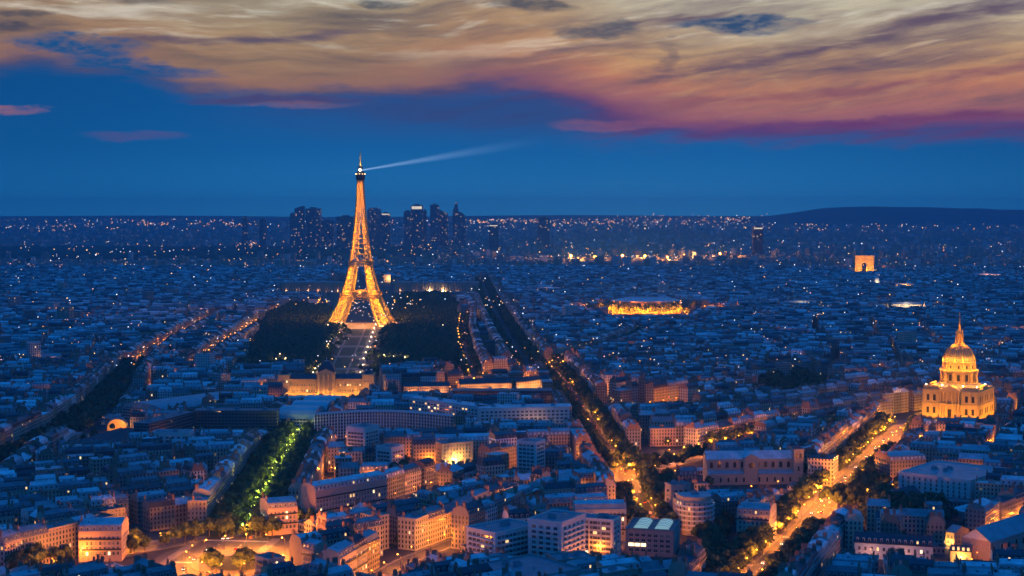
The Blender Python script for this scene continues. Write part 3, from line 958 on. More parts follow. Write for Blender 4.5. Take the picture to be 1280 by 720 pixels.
modern('apartment_tower', 'white corner apartment block with dark balcony bands and planted roof terrace', 'apartment block', ((583, 660), (619, 668), (644, 651)), 22, 'white', 'bands')
modern('apartment_tower', 'tall pale slab block with blank white end walls and dark recessed balconies', 'apartment block', ((660, 650), (702, 655), (728, 643)), 29, 'white', 'bands', step=5.2)
modern('office_building', 'dark fronted office slab striped by white vertical fins beside the right lane', 'office', ((722, 648), (766, 652), (773, 647)), 24, 'white', 'fins', .03, step=2.9)
modern('apartment_tower', 'flat roofed grey apartment block with stepped terraces at the bottom edge', 'apartment block', ((590, 708), (650, 727), (684, 700)), 20, 'grey', 'bands')
modern('apartment_tower', 'low rose and grey block with fins on its right side at the bottom edge', 'apartment block', ((684, 694), (697, 702), (725, 688)), 19, 'rose', 'fins', .03)
modern('apartment_tower', 'slim dark sided block between the trees below the arched church', 'apartment block', ((831, 605), (839, 608), (857, 604)), 26, 'grey', 'grid', .0, step=4.5)
modern('apartment_tower', 'narrow white framed high block with a grid of dark windows behind the rose terrace', 'apartment block', ((646, 552), (670, 554), (674, 550)), 31, 'white', 'grid', .01, step=3.2, plants=1)
modern('apartment_tower', 'pale gridded tower block standing right of the green lit avenue', 'apartment block', ((433, 534), (456, 536), (462, 531)), 30, 'white', 'grid', .03, step=3.3, plants=1)
modern('apartment_tower', 'low pale block with square windows in front of the dark trees', 'apartment block', ((470, 559), (489, 561), (493, 556)), 20, 'white', 'grid', .02, plants=1)
T_, w_, d_ = modern('school_building', 'pale five storey block floodlit orange at its foot by one lamp', 'building', ((552, 556), (591, 553), (596, 548)), 18, 'cream', 'haus', .04, step=2.9)
glow(T_, (-2, -d_ / 2 - 4, 4), 26000, (1, .46, .1), .5, 'wall_lamp')
modern('ministry_building', 'large pale grey ministry block with two rows of windows and flat zinc roof', 'building', ((1123, 591), (1213, 602), (1252, 586)), 19, 'white', 'haus', .01, step=4.4, plants=3, roof_tint=(.32, .34, .36, 0))
modern('office_building', 'long low office block with striped bands of windows beside the striped hall', 'office', ((189, 542), (236, 542), (242, 538)), 20, 'white', 'bands', .06, step=5, plants=1)

# atelier with two vaulted skylights
T_, w_, d_ = modern('atelier', 'flat roofed studio building with two bright vaulted skylights and a yellow lit window row', 'building', ((782, 662), (842, 665), (862, 652)), 16, 'rose', 'grid', 0, roof=False, step=4.0, floors=4)
ro = flat_roof(T_, w_, d_, 16, (.10, .115, .13, 0), (.30, .27, .26, 0), 0)
M['skylight'] = mat_emit('skylight_glass', (.34, .62, .66), .55)
for sx in (-.21, .23):
    b = MB(); r = 4.4; L = d_ * .72; n = 8
    for i in range(n):
        a0, a1 = math.pi * i / n, math.pi * (i + 1) / n
        b.face([(-r * math.cos(a0), -L / 2, r * .42 * math.sin(a0)), (-r * math.cos(a1), -L / 2, r * .42 * math.sin(a1)), (-r * math.cos(a1), L / 2, r * .42 * math.sin(a1)), (-r * math.cos(a0), L / 2, r * .42 * math.sin(a0))])
    for s in (-1, 1): b.face([(-r * math.cos(math.pi * i / n), s * L / 2, r * .42 * math.sin(math.pi * i / n)) for i in range(n + 1)][::-s])
    k = b.build('skylight', M['skylight'], T_); k.location = (w_ * sx, 0, 16.4)
    for j in range(5):
        b = MB(); pts = [(-(r + .08) * math.cos(math.pi * i / n), 0, (r * .42 + .08) * math.sin(math.pi * i / n)) for i in range(n + 1)]
        for p, q in zip(pts, pts[1:]): b.bar(p, q, .12)
        g = b.build('glazing_bar', M['iron'], k); g.location = (0, -L / 2 + L * (j + .5) / 5, 0)
big = window_mesh(3.2, 2.0, 'lit_bright')
for c_ in [c for c in T_.children if c.name.startswith('window')]:
    if abs(c_.rotation_euler.z) < .1 and 4.5 < c_.location.z < 8.0 and c_.location.x < -.02 * w_: c_.data = big

# round fronted block
P = gp(871, 622, 25); b = MB(); T_ = thing('rounded_building', 'apartment block with a curved banded front under dark street trees', 'apartment block', (P.x, P.y + 10, 0), R(8))
b.lathe([(12, 0), (12, 21.5), (10.6, 21.5), (10.6, 25)], 22, 0, TONE['cream'], a0=-math.pi, a1=0); b.box(-12, 12, 0, 11, 0, 21.5, 0, TONE['cream']); b.box(-10.6, 10.6, 0, 10, 21.5, 25, 0, TONE['cream'])
b.build('wall', M['wall'], T_)
b = MB(); b.lathe([(12.4, 21.5), (10.6, 21.9)], 22, 0, ZINC['zinc'], a0=-math.pi, a1=0)
b.face([(10.9 * math.cos(-math.pi + math.pi * i / 22), 10.9 * math.sin(-math.pi + math.pi * i / 22), 25.1) for i in range(23)] + [(10.9, 10, 25.1), (-10.9, 10, 25.1)], 0, ZINC['zinc']); b.build('roof', M['roof'], T_)
for f in range(6):
    b = MB(); z = 3.4 + f * 3.1
    b.lathe([(12, z - .1), (13.2, z - .1), (13.2, z + .9), (12, z + .9)], 22, 0, TONE['white'], a0=-math.pi, a1=0); b.build('balcony', M['wall'], T_)
    for i in range(11):
        a = -math.pi + math.pi * (i + .5) / 11
        link('window', WIN[pick_pane(.06)], T_, (12.02 * math.cos(a), 12.02 * math.sin(a), z + .75), a + math.pi / 2)
link('plant_room', PLANT, T_, (0, 2, 25.1)); reserve(P.x, P.y + 10, 0, 27, 27)


# church with arched nave windows and two square belfries
def arch_window(w, h, name='window'):
    b = MB(); pts = [(-w / 2, 0), (w / 2, 0)] + [(w / 2 * math.cos(a), h + w / 2 * math.sin(a)) for a in [math.pi * i / 8 for i in range(9)]]
    b.face([(x, -.08, z) for x, z in pts], 0)
    for (x0, z0), (x1, z1) in zip(pts, pts[1:] + pts[:1]): b.bar((x0, -.12, z0), (x1, -.12, z1), .22, 1)
    return b.mesh(name, [M['glass'], M['stone']])


P = gp(938, 606); T_ = thing('arched_church', 'long stone church with round arched windows and twin square belfries', 'church', (P.x, P.y + 14, 0), R(4))
st = (.40, .35, .28, .4); L = 68
b = MB(); b.box(-L / 2, L / 2, -8, 8, 0, 19.5, 0, st); b.box(-5.5, 5.5, -13, -8, 0, 21, 0, st)
b.box(-L / 2, -5.6, -14, -8, 0, 8.5, 0, st); b.box(5.6, L / 2, -14, -8, 0, 8.5, 0, st); b.build('nave', M['wall'], T_)
b = MB(); b.gable(-L / 2, L / 2, -8, 8, 19.5, 5.2, .5, 0, 1, ZINC['pale zinc'], st)
b.face([(-5.8, -13.3, 21), (0, -13.3, 24), (0, 0, 24), (-5.8, 0, 21)], 0, ZINC['pale zinc']); b.face([(5.8, -13.3, 21), (5.8, 0, 21), (0, 0, 24), (0, -13.3, 24)], 0, ZINC['pale zinc']); b.face([(-5.5, -13, 21), (5.5, -13, 21), (0, -13, 23.9)], 1, st)
for x0, x1 in ((-L / 2 - .3, -5.6), (5.6, L / 2 + .3)): b.face([(x0, -14.4, 8.5), (x1, -14.4, 8.5), (x1, -7.98, 11), (x0, -7.98, 11)], 0, ZINC['zinc'])
b.build('roof', [M['roof'], M['wall']], T_)
aw = arch_window(3.0, 3.6); al = arch_window(1.9, 3.2)
for i in range(-5, 6):
    if abs(i) > 0.9: link('window', aw, T_, (i * 6.1, -8.05, 12.3)); link('window', al, T_, (i * 6.1, -14.05, 2.0))
b = MB(); b.lathe([(0, 0), (2.6, 0)], 20, 0); b.lathe([(2.4, .0), (2.4, .3), (3.1, .3), (3.1, 0)], 20, 1); o = b.build('rose_window', [M['glass'], M['stone']], T_); o.rotation_euler = (math.pi / 2, 0, 0); o.location = (0, -13.05, 15)
for ty in (-9.5, 6):
    b = MB(); b.box(L / 2 - .5, L / 2 + 7, ty - 3.7, ty + 3.7, 0, 26.5, 0, st); b.box(L / 2 - .9, L / 2 + 7.4, ty - 4.1, ty + 4.1, 18.6, 19.4, 0, st); b.box(L / 2 - 1, L / 2 + 7.5, ty - 4.2, ty + 4.2, 26.2, 27.3, 0, st)
    X0, X1, Y0, Y1, ap = L / 2 - .8, L / 2 + 7.3, ty - 4, ty + 4, (L / 2 + 3.25, ty, 30.5)
    for p, q in (((X0, Y0), (X1, Y0)), ((X1, Y0), (X1, Y1)), ((X1, Y1), (X0, Y1)), ((X0, Y1), (X0, Y0))): b.face([(*p, 27.3), (*q, 27.3), ap], 1, ZINC['slate'])
    tw = b.build('belfry', [M['wall'], M['roof']], T_)
    for q in (-1.5, 1.5): link('louvre', al, tw, (L / 2 + 3.25 + q, ty - 3.75, 20.2)); 
    link('louvre', al, tw, (L / 2 + 7.05, ty, 20.2), math.pi / 2); link('louvre', al, tw, (L / 2 + 3.25, ty - 3.75, 10))
reserve(P.x, P.y + 12, R(4), 82, 34)

# chapel hall with the big blue gabled roof, bottom right
x, y, rz, w, d = from_corners((1202, 671), (1238, 677), (1276, 652), 13)
T_ = thing('chapel_hall', 'long gabled hall with broad zinc roof and pale end wall near the corner', 'hall', (x, y, 0), rz)
b = MB(); b.box(-w / 2, w / 2, -d / 2, d / 2, 0, 13, 0, TONE['rose'])
b.face([(-w / 2, -d / 2 - .02, 13), (w / 2, -d / 2 - .02, 13), (0, -d / 2 - .02, 19.4)], 0, TONE['white']); b.build('wall', M['wall'], T_)
b = MB()
for s in (-1, 1):
    q = [(s * (w / 2 + .7), -d / 2 - .6, 12.4), (0, -d / 2 - .6, 19.6), (0, d / 2 + .6, 19.6), (s * (w / 2 + .7), d / 2 + .6, 12.4)]
    b.face(q if s < 0 else q[::-1], 0, ZINC['zinc'])
b.bar((0, -d / 2, 19.7), (0, d / 2, 19.7), .3, 0, ZINC['pale zinc']); b.build('roof', M['roof'], T_)
for i in range(7): link('window', aw, T_, (w / 2 + .05, -d / 2 + d * (i + .5) / 7, 4.5), math.pi / 2)
reserve(x, y, rz, w, d)

# villa lit amber, glass roofed pavilion, white gabled cottage
for (c, h, tn, nm, lb, rise, lamp, roofc) in (
        (((1182, 664), (1193, 666), (1204, 660)), 9, 'ochre', 'villa', 'small amber lit villa with gabled roof beside the long gabled hall', 3.2, 5200, 'zinc'),
        (((1187, 636), (1205, 640), (1216, 633)), 7, 'grey', 'pavilion', 'low pavilion with pale pyramid roof below the grey ministry', 3.5, 0, 'pale zinc'),
        (((1104, 618), (1126, 622), (1142, 615)), 8, 'white', 'cottage', 'white gabled cottage at the edge of the dark garden', 5, 0, 'slate'),
        (((1188, 688), (1214, 690), (1219, 686)), 7, 'ochre', 'lit_annexe', 'bright amber lit annexe with four attic windows', 2.6, 7500, 'slate')):
    x, y, rz, w, d = from_corners(*c, h)
    T_ = thing(nm, lb, 'house', (x, y, 0), rz)
    b = MB(); b.box(-w / 2, w / 2, -d / 2, d / 2, 0, h, 0, TONE[tn])
    if nm == 'cottage': b.face([(-w / 2, -d / 2 - .02, h), (w / 2, -d / 2 - .02, h), (0, -d / 2 - .02, h + rise - .1)], 0, TONE[tn])
    b.build('wall', M['wall'], T_); b = MB()
    if nm == 'cottage':
        for s in (-1, 1):
            q = [(s * (w / 2 + .5), -d / 2 - .4, h - .4), (0, -d / 2 - .4, h + rise), (0, d / 2 + .4, h + rise), (s * (w / 2 + .5), d / 2 + .4, h - .4)]
            b.face(q if s < 0 else q[::-1], 0, ZINC[roofc])
    elif nm == 'pavilion':
        for p, q in (((-1, -1), (1, -1)), ((1, -1), (1, 1)), ((1, 1), (-1, 1)), ((-1, 1), (-1, -1))):
            b.face([(p[0] * (w / 2 + .5), p[1] * (d / 2 + .5), h), (q[0] * (w / 2 + .5), q[1] * (d / 2 + .5), h), (0, 0, h + rise)], 0, ZINC[roofc])
    else: b.gable(-w / 2, w / 2, -d / 2, d / 2, h, rise, .4, 0, 1, ZINC[roofc], TONE[tn])
    b.build('roof', [M['roof'], M['wall']], T_)
    for a, e in visible_sides(x, y, rz, w, d): add_windows(T_, a, e, 1.6, 2 if h > 7 else 1, 3.2, 3.0, WIN, .0, .8)
    if lamp: glow(T_, (0, -d / 2 - 3.5, 2.5), lamp, (1, .5, .12), .4, 'wall_lamp')
    if nm == 'lit_annexe':
        for i in range(4): link('dormer', DORMER['lit'], T_, (-w * .36 + w * .24 * i, -d / 2 + .9, h + .2))
    reserve(x, y, rz, w, d)


# palace-like military school with the square central dome
def build_school():
    P = gp(407, 497); rz = R(2); T = thing('military_school', 'amber floodlit classical school palace with a square domed centre', 'palace', (P.x, P.y + 12, 0), rz)
    st = (.50, .38, .20, .8); W = 50
    b = MB(); b.box(-W, W, -8, 8, 0, 20, 0, st); b.box(-W - .5, W + .5, -8.5, 8.5, 20, 21, 0, st)
    for i in range(-16, 17):
        if abs(i) > 3: b.lathe([(.62, 5.5), (.55, 19.8)], 6, 0, st, cx=i * 2.9, cy=-8.6)
    b.box(-W, W, -9.3, -8.0, 4.6, 5.4, 0, st); b.build('wing', M['wall'], T)
    for s in (-1, 1):
        b = MB(); b.box(s * (W - 2) - 6.5, s * (W - 2) + 6.5, -11, 11, 0, 25, 0, st); b.box(s * (W - 2) - 7, s * (W - 2) + 7, -11.5, 11.5, 25, 26, 0, st); pv = b.build('end_pavilion', M['wall'], T)
        b = MB(); b.lathe([(5.6, 26), (4.6, 29), (2.0, 30.5), (1.6, 33), (1.9, 33.2), (.3, 35.5), (0, 36)], 8, 0, ZINC['slate'], cx=s * (W - 2)); b.build('cupola', M['roof'], pv)
        add_windows(pv, (s * (W - 2) - 6.5, -11), (s * (W - 2) + 6.5, -11), 3, 3, 7.2, 4, WIN, .1)
    b = MB(); b.box(-10, 10, -12, 10, 0, 27, 0, st); b.box(-10.6, 10.6, -12.6, 10.6, 27, 28.2, 0, st)
    for x in (-7.5, -2.6, 2.6, 7.5): b.lathe([(1.0, .5), (.85, 26.8)], 8, 0, st, cx=x, cy=-12.9)
    b.face([(-10.6, -12.6, 28.2), (10.6, -12.6, 28.2), (0, -12.6, 33)], 0, st); ce = b.build('central_pavilion', M['wall'], T)
    b = MB(); pr = [(9.6, 28.2), (9.2, 32), (8.0, 35.5), (5.8, 38.5), (3.2, 40.3), (3.2, 41)]
    for (r0, z0), (r1, z1) in zip(pr, pr[1:]):
        c0 = [(-r0, -r0, z0), (r0, -r0, z0), (r0, r0, z0), (-r0, r0, z0)]; c1 = [(-r1, -r1, z1), (r1, -r1, z1), (r1, r1, z1), (-r1, r1, z1)]
        for i in range(4): b.face([c0[i], c0[(i + 1) % 4], c1[(i + 1) % 4], c1[i]], 0, ZINC['slate'])
    b.face([(-3.2, -3.2, 41), (3.2, -3.2, 41), (3.2, 3.2, 41), (-3.2, 3.2, 41)], 0, ZINC['zinc']); b.bar((0, 0, 41), (0, 0, 45), .2); b.build('dome', M['roof'], ce)
    b = MB()
    for s in (-1, 1):
        X0, X1 = (10.4, W - 8.6) if s > 0 else (-W + 8.6, -10.4)
        q = [(X0, -8.7, 21), (X1, -8.7, 21), (X1, 0, 26), (X0, 0, 26)]; b.face(q, 0, ZINC['slate'])
        b.face([(X1, 8.7, 21), (X0, 8.7, 21), (X0, 0, 26), (X1, 0, 26)], 0, ZINC['slate'])
    b.build('roof', M['roof'], T)
    for s in (-1, 1): add_windows(T, (s * 26 - 15, -8), (s * 26 + 15, -8), 6.6, 2, 6.4, 2.9, WIN, .12)
    for i in range(-5, 6): glow(T, (i * 9.6, -17, 1.2), 7000, (1, .37, .05), .5, 'floodlight')
    for s in (-1, 1): glow(T, (s * 54, -15, 2), 14000, (1, .45, .09), .5, 'floodlight'); glow(T, (s * 40, -34, 3), 9000, (1, .5, .14), .5, 'floodlight')
    reserve(P.x, P.y + 8, rz, 118, 52)
    # low wings closing the court in front
    for s, lb in ((-1, 'left'), (1, 'right')):
        o = thing('court_wing', 'orange lit low court wing at the %s end of the domed school palace' % lb, 'wing', (P.x + s * 47, P.y - 26, 0), rz)
        b = MB(); b.box(-5.5, 5.5, -22, 22, 0, 9, 0, st); b.build('wall', M['facade'], o)
        b = MB(); 
        for q in (-1, 1):
            f = [(q * 6, -22.4, 8.8), (0, -22.4, 12.5), (0, 22.4, 12.5), (q * 6, 22.4, 8.8)]; b.face(f if q < 0 else f[::-1], 0, ZINC['slate'])
        for q in (-1, 1): b.face([(-5.5, q * 22, 9), (5.5, q * 22, 9), (0, q * 22, 12.4)], 1, st)
        b.build('roof', [M['roof'], M['wall']], o); reserve(P.x + s * 47, P.y - 26, rz, 12, 46)
        glow(o, (-s * 10, -16, 3), 3500, (1, .45, .1), .5, 'wall_lamp')


build_school()


def long_hall(name, label, cat, p0, p1, h, d, rise, tone='cream', roof='slate', wallmat='facade', side=1, flood=None, lit=0):
    """Long range whose camera-side eaves run from pixel p0 to pixel p1."""
    a, b_ = gp(*p0, h), gp(*p1, h); L = (b_ - a).length; rz = math.atan2(b_.y - a.y, b_.x - a.x)
    n = Vector((-math.sin(rz), math.cos(rz), 0)); c = (a + b_) / 2 + n * (d / 2)
    T = thing(name, label, cat, (c.x, c.y, 0), rz); t = TONE[tone]
    m = MB(); m.box(-L / 2, L / 2, -d / 2, d / 2, 0, h, 0, t); m.build('wall', M[wallmat], T)
    m = MB()
    if rise > 0:
        m.gable(-L / 2, L / 2, -d / 2, d / 2, h, rise, .5, 0, 1, ZINC[roof], t); m.build('roof', [M['roof'], M['wall']], T)
        k = int(L / 14)
        for i in range(k): link('chimney', CHIM[rng.randrange(3)], T, (-L / 2 + L * (i + .5) / k, rng.uniform(-1, 1), h + rise - 1.6))
    else:
        m.box(-L / 2 - .3, L / 2 + .3, -d / 2 - .3, d / 2 + .3, h, h + .6, 0, ZINC[roof]); m.build('roof', M['roof'], T)
        for i in range(max(1, int(L / 25))): link('plant_room', PLANT, T, (-L / 2 + L * (i + .5) / max(1, int(L / 25)), rng.uniform(-2, 2), h + .6))
    if flood:
        k = max(2, int(L / 14))
        for i in range(k): glow(T, (-L / 2 + L * (i + .5) / k, -d / 2 - 6, 4), flood, (1, .43, .12), .5, 'wall_lamp')
    reserve(c.x, c.y, rz, L, d)
    return T, L, d


# slabs and halls of the middle ground
long_hall('slab_building', 'very long dark slab building stretching left of the green lit avenue', 'office', (242, 514), (346, 514), 26, 16, 0, 'dark', 'dark zinc', 'modern')
long_hall('slab_building', 'dark slanting wing joined to the left end of the long dark slab', 'office', (186, 530), (242, 515), 26, 15, 0, 'dark', 'dark zinc', 'modern')
T_, L_, d_ = long_hall('ministry_building', 'left half of the long white ministry front, with yellow lit rooms', 'office', (511, 497), (598, 509), 22, 18, 0, 'white', 'pale zinc', 'wall')
add_windows(T_, (-L_ / 2, -d_ / 2), (L_ / 2, -d_ / 2), 4, 5, 3.4, 4.6, WIDE, .22)
T_, L_, d_ = long_hall('ministry_building', 'right half of the long white ministry front, ending at the boulevard', 'office', (599, 511), (712, 509), 22, 24, 0, 'white', 'pale zinc', 'wall')
add_windows(T_, (-L_ / 2, -d_ / 2), (L_ / 2, -d_ / 2), 4, 5, 3.4, 4.4, WIDE, .01)
glow(T_, (L_ * .1, -d_ / 2 - 12, 6), 5000, (1, .5, .2), .5, 'wall_lamp')
T_, L_, d_ = long_hall('ministry_annexe', 'dark red brick block with small lit windows behind the long white ministry front', 'office', (566, 489), (690, 489), 24, 22, 0, 'dark', 'dark zinc', 'modern')
long_hall('barrack_range', 'orange lit low range of the military school with long slate roof', 'building', (505, 483), (562, 482), 11, 14, 4, 'rose', 'slate', flood=5200)
long_hall('barrack_range', 'orange lit arched range with slate roof beside the school street', 'building', (575, 480), (640, 478), 12, 16, 5, 'ochre', 'slate', flood=7500)
long_hall('barrack_range', 'short orange lit gatehouse range at the head of the upper boulevard', 'building', (645, 477), (690, 473), 12, 14, 4, 'ochre', 'slate', flood=9000)
# curved conference building
P0 = gp(393, 520, 24); T_ = thing('curved_building', 'curved dark conference building with close vertical mullions behind the pale tower block', 'office', (gp(480, 522, 24).x, gp(480, 522, 24).y, 0))
b = MB(); n = 16; arc = []
for i in range(n + 1):
    px_ = 393 + (566 - 393) * i / n; q = gp(px_, 519 - 5.0 * math.sin(math.pi * i / n) + 2 * i / n, 24); arc.append((q.x - T_.location.x, q.y - T_.location.y))
bk = [(x + .0, y + 15) for x, y in arc]
b.prism(arc + bk[::-1], 0, 24, 0, TONE['grey']); b.build('wall', M['modern'], T_)
b = MB()
for (x0, y0), (x1, y1), (u0, v0), (u1, v1) in zip(arc, arc[1:], bk, bk[1:]):
    b.face([(x0, y0 - .5, 24.3), (x1, y1 - .5, 24.3), (u1, v1, 24.3), (u0, v0, 24.3)], 0, ZINC['zinc'])
b.build('roof', M['roof'], T_)
for i in range(48):
    t = i / 48 * n; k = int(t); f = t - k; x = arc[k][0] + (arc[k + 1][0] - arc[k][0]) * f; y = arc[k][1] + (arc[k + 1][1] - arc[k][1]) * f
    b = MB() if i == 0 else b
    if i == 0: b.box(-.3, .3, -.55, 0, 0, 24); mm = b.mesh('mullion', [M['wall']])
    link('mullion', mm, T_, (x, y - .05, 0))
c = gp(480, 519, 24); reserve(c.x, c.y + 8, 0, (gp(566, 519, 24) - P0).length, 40)
# glazed vaults behind the avenue's end
x, y, rz, w, d = from_corners((346, 523), (393, 524), (398, 503), 15)
T_ = thing('vaulted_hall', 'hall roofed by pale lit glass vaults at the far end of the green lit avenue', 'hall', (x, y, 0), rz)
b = MB(); b.box(-w / 2, w / 2, -d / 2, d / 2, 0, 15, 0, TONE['white']); b.build('wall', M['modern'], T_)
M['vault'] = mat_plain('vault_glass', (.42, .50, .52), .25, var=.3, scale=.1)
for k in range(3):
    b = MB(); r = d / 6 - .3; n = 8
    for i in range(n):
        a0, a1 = math.pi * i / n, math.pi * (i + 1) / n
        b.face([(w / 2, -r * math.cos(a0), r * .5 * math.sin(a0)), (w / 2, -r * math.cos(a1), r * .5 * math.sin(a1)), (-w / 2, -r * math.cos(a1), r * .5 * math.sin(a1)), (-w / 2, -r * math.cos(a0), r * .5 * math.sin(a0))])
    for s in (-1, 1): b.face([(s * w / 2, -r * math.cos(math.pi * i / n), r * .5 * math.sin(math.pi * i / n)) for i in range(n + 1)][::s])
    o = b.build('glass_vault', M['vault'], T_); o.location = (0, -d / 2 + d * (k + .5) / 3, 15)
reserve(x, y, rz, w, d)
# striped market hall with the glowing round gable, and the blue drum hall
x, y, rz, w, d = from_corners((100, 551), (152, 553), (160, 537), 8)
T_ = thing('striped_hall', 'low hall with a ribbed blue striped roof under the left boulevard trees', 'hall', (x, y, 0), rz)
b = MB(); b.box(-w / 2, w / 2, -d / 2, d / 2, 0, 8, 0, TONE['grey']); b.build('wall', M['wall'], T_)
b = MB(); n = 9
for i in range(n):
    x0, x1 = -w / 2 + w * i / n, -w / 2 + w * (i + 1) / n; xm = x0 + (x1 - x0) * .6
    b.face([(x0, -d / 2, 8.02), (xm, -d / 2, 10), (xm, d / 2, 10), (x0, d / 2, 8.02)], 0, ZINC['pale zinc']); b.face([(xm, -d / 2, 10), (x1, -d / 2, 8.02), (x1, d / 2, 8.02), (xm, d / 2, 10)], 0, ZINC['slate'])
    b.face([(x0, -d / 2, 8.02), (x1, -d / 2, 8.02), (xm, -d / 2, 10)], 0, ZINC['zinc'])
b.build('roof', M['roof'], T_); reserve(x, y, rz, w, d)
P = gp(146, 538); T_ = thing('round_gabled_hall', 'round topped end wall glowing orange behind the striped hall', 'hall', (P.x, P.y, 0), R(12))
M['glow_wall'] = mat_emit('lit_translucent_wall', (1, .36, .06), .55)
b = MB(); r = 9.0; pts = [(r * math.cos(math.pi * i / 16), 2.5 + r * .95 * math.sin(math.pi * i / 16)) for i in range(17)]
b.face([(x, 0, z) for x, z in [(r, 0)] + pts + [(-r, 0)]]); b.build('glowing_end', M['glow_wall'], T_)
b = MB()
for (x0, z0), (x1, z1) in zip(pts, pts[1:]): b.face([(x0 * 1.03, -.3, z0 * 1.02), (x0 * 1.03, 24, z0 * 1.02), (x1 * 1.03, 24, z1 * 1.02), (x1 * 1.03, -.3, z1 * 1.02)], 0, ZINC['dark zinc'])
b.build('roof', M['roof'], T_); reserve(P.x, P.y + 12, R(12), 20, 26)
glow(T_, (22, 14, 5), 16000, (1, .42, .08), .5, 'yard_lamp'); glow(T_, (38, 18, 5), 16000, (1, .42, .08), .5, 'yard_lamp'); glow(T_, (6, -8, 7), 6000, (1, .42, .08), .5, 'yard_lamp')
x, y, rz, w, d = from_corners((154, 508), (203, 514), (208, 488), 14)
T_ = thing('drum_hall', 'dark blue barrel roofed sports hall right of the left boulevard', 'hall', (x, y, 0), rz)
b = MB(); b.box(-w / 2, w / 2, -d / 2, d / 2, 0, 14, 0, TONE['grey']); b.build('wall', M['modern'], T_)
b = MB(); n = 10
for i in range(n):
    a0, a1 = math.pi * i / n, math.pi * (i + 1) / n
    b.face([(-w / 2 * math.cos(a0), -d / 2, 14 + 6 * math.sin(a0)), (-w / 2 * math.cos(a1), -d / 2, 14 + 6 * math.sin(a1)), (-w / 2 * math.cos(a1), d / 2, 14 + 6 * math.sin(a1)), (-w / 2 * math.cos(a0), d / 2, 14 + 6 * math.sin(a0))], 0, ZINC['zinc'])
for s in (-1, 1): b.face([(-w / 2 * math.cos(math.pi * i / n), s * d / 2, 14 + 6 * math.sin(math.pi * i / n)) for i in range(n + 1)][::-s], 0, ZINC['zinc'])
b.build('roof', M['roof'], T_); reserve(x, y, rz, w, d)
# long roofs of the old soldiers' hospital behind the dome
for i, (p0, p1, lb) in enumerate((((1046, 499), (1150, 489), 'long low slate roofed range left of the golden dome, nearer one'), ((1040, 489), (1146, 477), 'long low slate roofed range left of the golden dome, farther one'),
                                  ((1246, 498), (1300, 494), 'slate roofed range right of the golden dome'))):
    long_hall('hospital_range', lb, 'building', p0, p1, 15, 14, 5, 'grey', 'slate')
T_, L_, d_ = long_hall('dormered_row', 'long white row with a dark attic storey of dormers facing the bottom right court', 'building', (1068, 678), (1166, 684), 9.5, 11, 0, 'white', 'slate', 'wall')
b = MB(); b.gable(-L_ / 2, L_ / 2, -d_ / 2, d_ / 2, 10.2, 5.0, .2, 0, 1, ZINC['slate'], TONE['white']); b.build('attic_roof', [M['roof'], M['wall']], T_)
for i in range(13): link('dormer', DORMER['lit' if i == 10 else 'glass'], T_, (-L_ / 2 + L_ * (i + .5) / 13, -d_ / 2 + 1.1, 10.5))
add_windows(T_, (-L_ / 2, -d_ / 2), (L_ / 2, -d_ / 2), 1.5, 2, 3.8, 3.6, WIN, .06); glow(T_, (-L_ * .3, -d_ / 2 - 7, 4), 1800, (1, .4, .25), .4, 'wall_lamp'); glow(T_, (L_ * .15, -d_ / 2 - 7, 4), 1500, (1, .4, .25), .4, 'wall_lamp')

# ------------------------------------------------------------------ the fabric of the city: where every house stands
houses = []
ORD = ['first', 'second', 'third', 'fourth', 'fifth', 'sixth', 'seventh', 'eighth', 'ninth', 'tenth', 'eleventh', 'twelfth', 'thirteenth', 'fourteenth',
       'fifteenth', 'sixteenth', 'seventeenth', 'eighteenth', 'nineteenth', 'twentieth']


def in_view(x, y, m=30): return y > 700 and abs(x) < .352 * y + m


def try_place(x, y, ang, w, d, h, row=None, kind=None, tol=.04, tone=None):
    if not in_view(x, y) or not free(x, y, ang, w, d, tol): return False
    block(x, y, ang, w, d, 1)
    r = rng.random()
    tone = tone or ('cream' if r < .34 else 'grey' if r < .54 else 'buff' if r < .70 else 'white' if r < .82 else 'rose' if r < .93 else 'ochre')
    r = rng.random(); roof = 'zinc' if r < .40 else 'pale zinc' if r < .64 else 'dark zinc' if r < .80 else 'slate'
    r = rng.random(); kind = kind or ('mansard' if r < .74 else 'flat' if r < .90 else 'gable')
    houses.append(dict(x=x, y=y, a=ang, w=w, d=d, h=h, tone=tone, roof=roof, kind=kind, row=row, seed=rng.random()))
    return True


def line_houses(line, fw, side, row, hmin=17, hmax=22, kinds=None, depth=(11.5, 14)):
    pts = offset(line, side * (fw + 6.6)); base = rng.uniform(hmin, hmax)
    L = sum((b - a).length for a, b in zip(pts, pts[1:])); s = rng.uniform(0, 6)

    def at(t):
        for a, b in zip(pts, pts[1:]):
            l = (b - a).length
            if t <= l: return a + (b - a) * (t / l), math.atan2(b.y - a.y, b.x - a.x)
            t -= l
        return pts[-1], math.atan2(pts[-1].y - pts[-2].y, pts[-1].x - pts[-2].x)
    while s < L:
        w = rng.uniform(14, 25)
        p, a = at(s + w / 2)
        if rng.random() < .12: base = rng.uniform(hmin, hmax)
        if try_place(p.x, p.y, a if side > 0 else a + math.pi, w, 12.8, base + rng.uniform(-1.2, 1.2), row, kinds): s += w + .05
        else: s += 5


